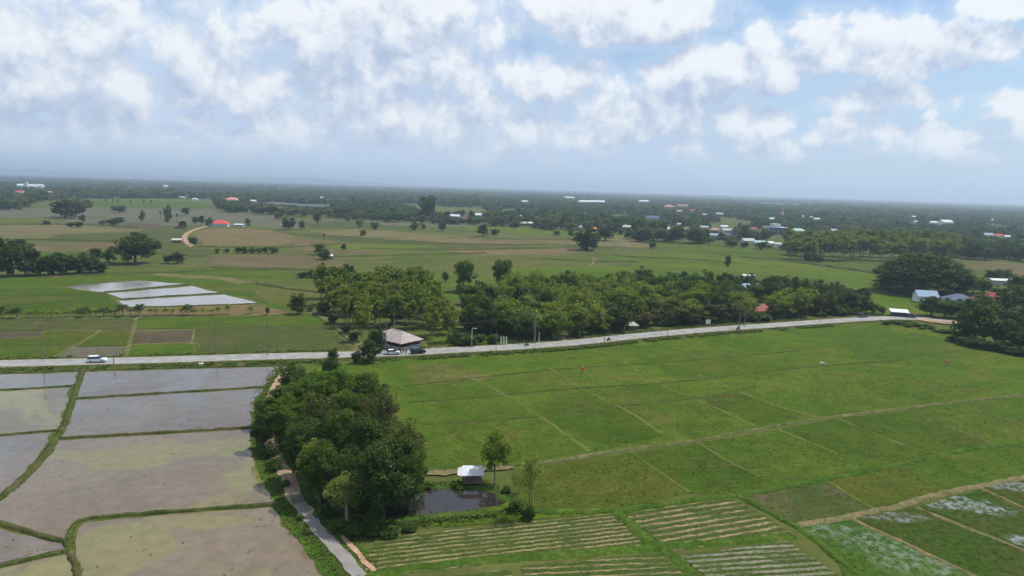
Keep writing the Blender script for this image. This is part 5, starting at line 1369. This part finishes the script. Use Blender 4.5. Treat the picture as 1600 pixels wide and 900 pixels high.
for sx in (-.7, .7): MB().tube([(sx, .06, -.3), (sx, .06, 2.6)], .05, 6).build('leg', M['concrete'], e)
g = G(314, 571); tag(MB().box((g[0], g[1], .35), (1.2, .8, .5), .4).build('white_sack', WM['white']), 'white sack lying on the paddy side verge of the road', 'sack')


# scarecrow-like figures in the field
def scarecrow(x, y, cloth, label, h=1.6):
    g = G(x, y); e = tag(empty('scarecrow', (g[0], g[1], 0)), label, 'scarecrow')
    MB().tube([(0, 0, 0), (0, 0, h)], .05, 6).build('stake', DOORM, e)
    MB().tube([(0, 0, .55), (0, 0, .8), (0, 0, 1.25), (0, 0, 1.38)], [.42, .34, .28, .08], 8).build('shirt', cloth, e)
    MB().tube([(-.65, 0, 1.15), (0, 0, 1.22), (.65, 0, 1.15)], [.12, .17, .12], 7).build('sleeves', cloth, e)
    MB().tube([(0, 0, 1.36), (0, 0, 1.45), (0, 0, 1.58), (0, 0, 1.66)], [.06, .14, .15, .05], 8).build('head', WM['cream'], e)


scarecrow(910, 582, plain('red_cloth', (.55, .03, .03), .9), 'red shirted scarecrow standing in the green field')
scarecrow(1481, 570, plain('faded_red_cloth', (.45, .12, .10), .9), 'faded red scarecrow far right in the green field', 1.3)
g = G(1284, 569); tag(MB().box((g[0], g[1], .3), (1.3, .7, .6), .3).box((g[0] + .7, g[1], .2), (.6, .5, .35), .9).build('white_bag', WM['cream']), 'pale bag lying in the green field', 'bag')


# ------------------------------------------------------------------ vehicles
RUB = plain('tyre_rubber', (.02, .02, .02), .8); RIM = plain('wheel_rim', (.5, .5, .52), .3, metal=.8); GLS = plain('car_glass', (.02, .025, .03), .05, .8, var=.05); HLM = plain('headlight_glass', (.7, .7, .68), .1)


def wheel(e, x, y, r, w):
    n = 18
    t = MB().tube([(x, y - w / 2, r), (x, y - w / 4, r), (x, y + w / 4, r), (x, y + w / 2, r)], [r * .94, r, r, r * .94], n).build('wheel', RUB, e)
    MB().tube([(x, y - w / 2 - .012, r), (x, y + w / 2 + .012, r)], r * .58, 12).build('rim', RIM, t)


def car(x, y, rz, paint, label, kind='suv'):
    g = G(x, y); e = tag(empty('car', (g[0], g[1], .41), rz), label, 'car')
    L, W = (4.6, 1.85) if kind == 'suv' else (4.5, 1.75)
    if kind == 'suv':
        prof = [(-2.28, .35), (-2.3, .8), (-2.2, 1.02), (1.05, 1.05), (2.1, .92), (2.28, .7), (2.26, .35)]; cab = [(-2.12, 1.02), (-1.9, 1.60), (-1.4, 1.68), (.2, 1.66), (.55, 1.52), (1.15, 1.03)]
    else:
        prof = [(-2.22, .32), (-2.25, .7), (-2.1, .92), (1.1, .88), (2.05, .74), (2.22, .55), (2.2, .32)]; cab = [(-1.75, .90), (-1.1, 1.36), (-.5, 1.42), (.2, 1.38), (1.2, .88)]
    def loft(pr, w0, w1):
        n = len(pr); V = []; zt = max(z for _, z in pr); zb = min(z for _, z in pr)
        for sx, (a, b) in ((-1, (w0, w1)), (1, (w0, w1))):
            for q, z in pr:
                k = (z - zb) / (zt - zb + 1e-6); V.append((q, sx * (a + (b - a) * k) / 2, z))
        return V, [tuple(range(n))[::-1], tuple(range(n, 2 * n))] + [(i, (i + 1) % n, n + (i + 1) % n, n + i) for i in range(n)]
    b = MB(); b.add(*loft(prof, W, W * .96)); bo = b.build('body', paint, e)
    c = MB(); c.add(*loft(cab, W * .93, W * .78)); c.build('windows', GLS, e)
    rf = [(q, z) for q, z in cab if z > max(z for _, z in cab) - .12]; r_ = MB()
    x0, x1 = min(q for q, _ in rf), max(q for q, _ in rf); zt = max(z for _, z in rf); r_.box(((x0 + x1) / 2, 0, zt + .01), (x1 - x0 + .15, W * .76, .07)); r_.build('roof', paint, e)
    for sx in (-1.38, 1.38):
        for sy in (-1, 1): wheel(e, sx, sy * (W / 2 - .08), .34, .24)
    for sy in (-1, 1):
        MB().box((L / 2 - .08, sy * W * .36, .70), (.12, .34, .16)).build('headlight', HLM, e); MB().box((-L / 2 + .04, sy * W * .40, .78), (.1, .2, .26)).build('taillight', RM['red'], e)
        MB().box((.75, sy * (W / 2 + .08), 1.05), (.12, .18, .14)).build('mirror', paint, e)
    return e


wp = plain('white_car_paint', (.75, .76, .78), .25, .6, var=.03); dp = plain('dark_blue_car_paint', (.025, .032, .05), .22, .7, var=.05); gp = plain('grey_car_paint', (.10, .105, .11), .3, .6)


def road_dir(x):
    a = G(x - 6, np.interp(x - 6, [p[0] for p in ROAD], [p[1] for p in ROAD])); b = G(x + 6, np.interp(x + 6, [p[0] for p in ROAD], [p[1] for p in ROAD]))
    return math.atan2(b[1] - a[1], b[0] - a[0])


car(152, 568.0, road_dir(152), wp, 'white estate car driving on the road past the paddies')
car(613, 555.6, road_dir(613), wp, 'white saloon parked in front of the grey roofed hut', 'sedan')
car(653, 554.2, road_dir(653), dp, 'dark blue hatchback parked before the hut beside the standing people')
car(1348, 497.0, road_dir(1348), gp, 'dark grey car parked at the edge of the wood before the bend')
car(1424, 497.5, road_dir(1400), dp, 'dark car parked right of the roadside stall', 'sedan')


# ------------------------------------------------------------------ people
def skin_mesh(name, joints, edges, radii, mat, parent, sub=1):
    me = bpy.data.meshes.new(name); me.from_pydata(joints, edges, []); me.update(); me.materials.append(mat)
    o = obj(name, me, parent); sk = o.modifiers.new('skin', 'SKIN'); sk.use_smooth_shade = True
    lay = me.skin_vertices[0] if me.skin_vertices else None
    if lay is None:
        bm = bmesh.new(); bm.from_mesh(me); bm.verts.layers.skin.verify(); bm.to_mesh(me); bm.free(); lay = me.skin_vertices[0]
    for i, r_ in enumerate(radii):
        lay.data[i].radius = (r_, r_); lay.data[i].use_root = (i == 0)
    sb = o.modifiers.new('sub', 'SUBSURF'); sb.levels = sub; sb.render_levels = sub
    return o


SKIN = plain('skin', (.30, .17, .11), .6); HAIR = plain('black_hair', (.015, .012, .01), .5)


def hands(mb, p, d):
    p = Vector(p); d = Vector(d).normalized(); s = d.orthogonal().normalized()
    mb.tube([p, p + d * .09], [.038, .042], 6)
    for k, l in enumerate((.065, .08, .085, .075)):
        q = p + d * .085 + s * (k - 1.5) * .02; mb.tube([q, q + d * l * .6, q + d * l + Vector((0, .01, 0))], [.010, .009, .007], 5)
    mb.tube([p + d * .03 + s * .035, p + d * .07 + s * .065, p + d * .10 + s * .07], [.012, .011, .008], 5)


def person(loc, rz, top, bottom, label, pose='stand', parent=None):
    e = tag(empty('person', loc, rz), label, 'person')
    if pose == 'stand':
        J = dict(pel=(0, 0, .95), ch=(0, .02, 1.28), nk=(0, 0, 1.46), hd=(0, -.02, 1.56), ht=(0, -.02, 1.68), ls=(.19, 0, 1.40), le=(.25, .02, 1.12), lw=(.23, -.10, .88), rs=(-.19, 0, 1.40), re=(-.25, .02, 1.12), rw=(-.23, -.06, .87),
                 lh=(.10, 0, .90), lk=(.12, -.02, .50), la=(.12, .02, .09), lt=(.13, -.14, .04), rh=(-.10, 0, .90), rk=(-.12, -.03, .50), ra=(-.13, .03, .09), rt=(-.14, -.13, .04))
    else:
        J = dict(pel=(0, .10, .80), ch=(0, -.02, 1.12), nk=(0, -.07, 1.29), hd=(0, -.10, 1.38), ht=(0, -.11, 1.50), ls=(.19, -.04, 1.24), le=(.27, -.22, 1.03), lw=(.27, -.44, 1.0), rs=(-.19, -.04, 1.24), re=(-.27, -.22, 1.03), rw=(-.27, -.44, 1.0),
                 lh=(.11, .08, .76), lk=(.18, -.28, .66), la=(.18, -.12, .30), lt=(.19, -.26, .25), rh=(-.11, .08, .76), rk=(-.18, -.28, .66), ra=(-.18, -.12, .30), rt=(-.19, -.26, .25))
    K = list(J); ix = {k: i for i, k in enumerate(K)}
    ED = [('pel', 'ch'), ('ch', 'nk'), ('nk', 'hd'), ('hd', 'ht'), ('nk', 'ls'), ('ls', 'le'), ('le', 'lw'), ('nk', 'rs'), ('rs', 're'), ('re', 'rw'), ('pel', 'lh'), ('lh', 'lk'), ('lk', 'la'), ('la', 'lt'), ('pel', 'rh'), ('rh', 'rk'), ('rk', 'ra'), ('ra', 'rt')]
    R = dict(pel=.13, ch=.14, nk=.055, hd=.095, ht=.085, ls=.06, le=.045, lw=.03, rs=.06, re=.045, rw=.03, lh=.085, lk=.06, la=.04, lt=.035, rh=.085, rk=.06, ra=.04, rt=.035)
    b = skin_mesh('body', [J[k] for k in K], [(ix[a], ix[c]) for a, c in ED], [R[k] for k in K], SKIN, e)
    sk = ['pel', 'ch', 'nk', 'ls', 'le', 'rs', 're']; si = {k: i for i, k in enumerate(sk)}
    jj = [Vector(J[k]) for k in sk]; jj[2] = jj[1].lerp(jj[2], .75)
    skin_mesh('shirt', jj, [(0, 1), (1, 2), (2, 3), (3, 4), (2, 5), (5, 6)], [.155, .165, .09, .085, .062, .085, .062], top, e)
    tk = ['pel', 'lh', 'lk', 'la', 'rh', 'rk', 'ra']
    skin_mesh('trousers', [Vector(J[k]) for k in tk], [(0, 1), (1, 2), (2, 3), (0, 4), (4, 5), (5, 6)], [.15, .10, .078, .06, .10, .078, .06], bottom, e)
    hm = MB(); hands(hm, J['lw'], Vector(J['lw']) - Vector(J['le'])); hands(hm, J['rw'], Vector(J['rw']) - Vector(J['re'])); hm.build('hand', SKIN, e, True)
    h = Vector(J['ht']); mb = MB(); mb.tube([h + Vector((0, .03, -.08)), h + Vector((0, .03, 0)), h + Vector((0, .01, .07)), h + Vector((0, 0, .10))], [.10, .115, .085, .02], 10); mb.build('hair', HAIR, e, True)
    f = MB(); f.tube([h + Vector((0, -.085, -.03)), h + Vector((0, -.115, -.06))], [.012, .02], 5)
    for sx in (-1, 1): f.box(h + Vector((sx * .035, -.085, -.02)), (.022, .02, .012)); f.tube([h + Vector((sx * .09, 0, -.05)), h + Vector((sx * .105, .01, -.03))], .02, 5)
    f.box(h + Vector((0, -.085, -.10)), (.05, .02, .012)); f.build('face', SKIN, e)
    return e


TOP = [plain('black_shirt', (.02, .02, .025), .9), plain('navy_shirt', (.03, .035, .06), .9), plain('grey_shirt', (.10, .10, .11), .9), plain('dark_red_shirt', (.12, .03, .03), .9), plain('dark_green_shirt', (.04, .06, .05), .9)]
BOT = [plain('dark_trousers', (.02, .02, .03), .9), plain('blue_jeans', (.04, .06, .11), .9)]
for (x, y, t, b, rz, lb) in [(626.5, 555.4, 0, 0, .8, 'person in black standing nearest the white saloon before the hut'), (630.5, 554.6, 1, 1, 2.4, 'person in dark blue in the middle of the three standing on the road'), (634.5, 556.4, 0, 1, 4.0, 'person in dark clothes standing nearest the dark blue hatchback')]:
    g = G(x, y); person((g[0], g[1], .40), rz, TOP[t], BOT[b], lb)


def motorbike(x, y, rz, col, label):
    g = G(x, y); e = tag(empty('motorcycle', (g[0], g[1], .41), rz), label, 'motorcycle')
    for yy in (-.62, .62):
        t = MB().tube([(-.05, yy, .29), (.05, yy, .29)], .29, 16).build('wheel', RUB, e); MB().tube([(-.056, yy, .29), (.056, yy, .29)], .19, 12).build('rim', RIM, t)
    MB().tube([(0, -.52, .78), (0, -.38, .45), (0, 0, .36), (0, .35, .50), (0, .72, .66)], [.07, .15, .15, .17, .06], 8).build('body', col, e, True)
    MB().tube([(0, -.05, .70), (0, .25, .73), (0, .66, .76)], [.09, .12, .07], 8).build('seat', RUB, e, True)
    MB().tube([(0, -.62, .29), (0, -.46, .95)], .035, 6).build('fork', RIM, e)
    MB().tube([(-.33, -.36, 1.02), (0, -.46, .96), (.33, -.36, 1.02)], .02, 6).build('handlebar', RUB, e)
    MB().tube([(0, -.50, .88), (0, -.60, .86)], [.08, .07], 8).build('headlight', HLM, e)
    MB().tube([(.13, .1, .25), (.16, .75, .34)], [.04, .055], 7).build('exhaust', RIM, e)
    return g


for (x, y, c, t, lb, lp) in [(823, 543, TOP[1], 0, 'dark motorcycle on the road beside the thick utility pole', 'rider in black on the motorcycle near the thick utility pole'),
                             (951, 534.5, TOP[3], 2, 'dark red motorcycle on the road below the tiny rest hut', 'rider in grey on the motorcycle below the tiny rest hut'),
                             (1153, 517.0, TOP[0], 4, 'black motorcycle on the road beside the two armed pole at the sign', 'rider in dark green on the motorcycle near the blank white sign')]:
    rz = road_dir(x) + math.pi / 2; g = motorbike(x, y, rz, c, lb)
    person((g[0], g[1], .41), rz, TOP[t], BOT[0], lp, 'ride')

# ------------------------------------------------------------------ hills and haze
hm_ = field_mat('wooded_hill', (.030, .050, .022), (.045, .065, .028), None, .4, .0004, .002, bump=0, gs=.3)
hp = [(-400, 262), (-150, 236), (0, 240), (60, 238), (130, 247), (230, 258), (330, 262), (420, 256), (480, 252), (540, 264), (620, 279), (700, 289), (760, 330)]
D0 = 15500.0; NX, NY = 220, 14
XX = np.linspace(-15500, 1200, NX); V = []
for j in range(NY):
    for x in XX:
        px, py = project(np.array([x]), np.array([D0]), 0.0)
        ridge = np.interp(px[0], [p[0] for p in hp], [py[0] - p[1] for p in [(q[0], q[1]) for q in hp]])
        hgt = max(ridge, 0) * D0 / FP * .27; t = (j / (NY - 1) - .5) * 2
        y = D0 + t * 2200; k = math.cos(t * math.pi / 2) ** 1.2
        V.append((x * y / D0, y, -2 + hgt * k * (1 + .10 * (vn(np.array([x]), np.array([y]), 500, 3)[0] - .5)) * (1 if 0 < j < NY - 1 else 0)))
ii = np.arange(NX * NY).reshape(NY, NX); F = np.stack([ii[:-1, :-1], ii[:-1, 1:], ii[1:, 1:], ii[1:, :-1]], -1).reshape(-1, 4)
tag(obj('hills', mesh_np('hills', V, F, hm_)), kind='structure')

HZ_D, HZ_TOP = 1.45e-4, 215.0
hb = MB().box((0, 16500, (HZ_TOP - 4) / 2), (71000, 37000, HZ_TOP + 4))
hmat = bpy.data.materials.new('haze_air'); hmat.use_nodes = True; nt = hmat.node_tree; nt.nodes.clear()
pv = nt.nodes.new('ShaderNodeVolumePrincipled'); pv.inputs['Color'].default_value = (.68, .84, 1.0, 1); pv.inputs['Density'].default_value = HZ_D; pv.inputs['Anisotropy'].default_value = .3
oo = nt.nodes.new('ShaderNodeOutputMaterial'); nt.links.new(pv.outputs[0], oo.inputs['Volume'])
hmat.cycles.homogeneous_volume = True
tag(hb.build('haze', hmat), kind='stuff')
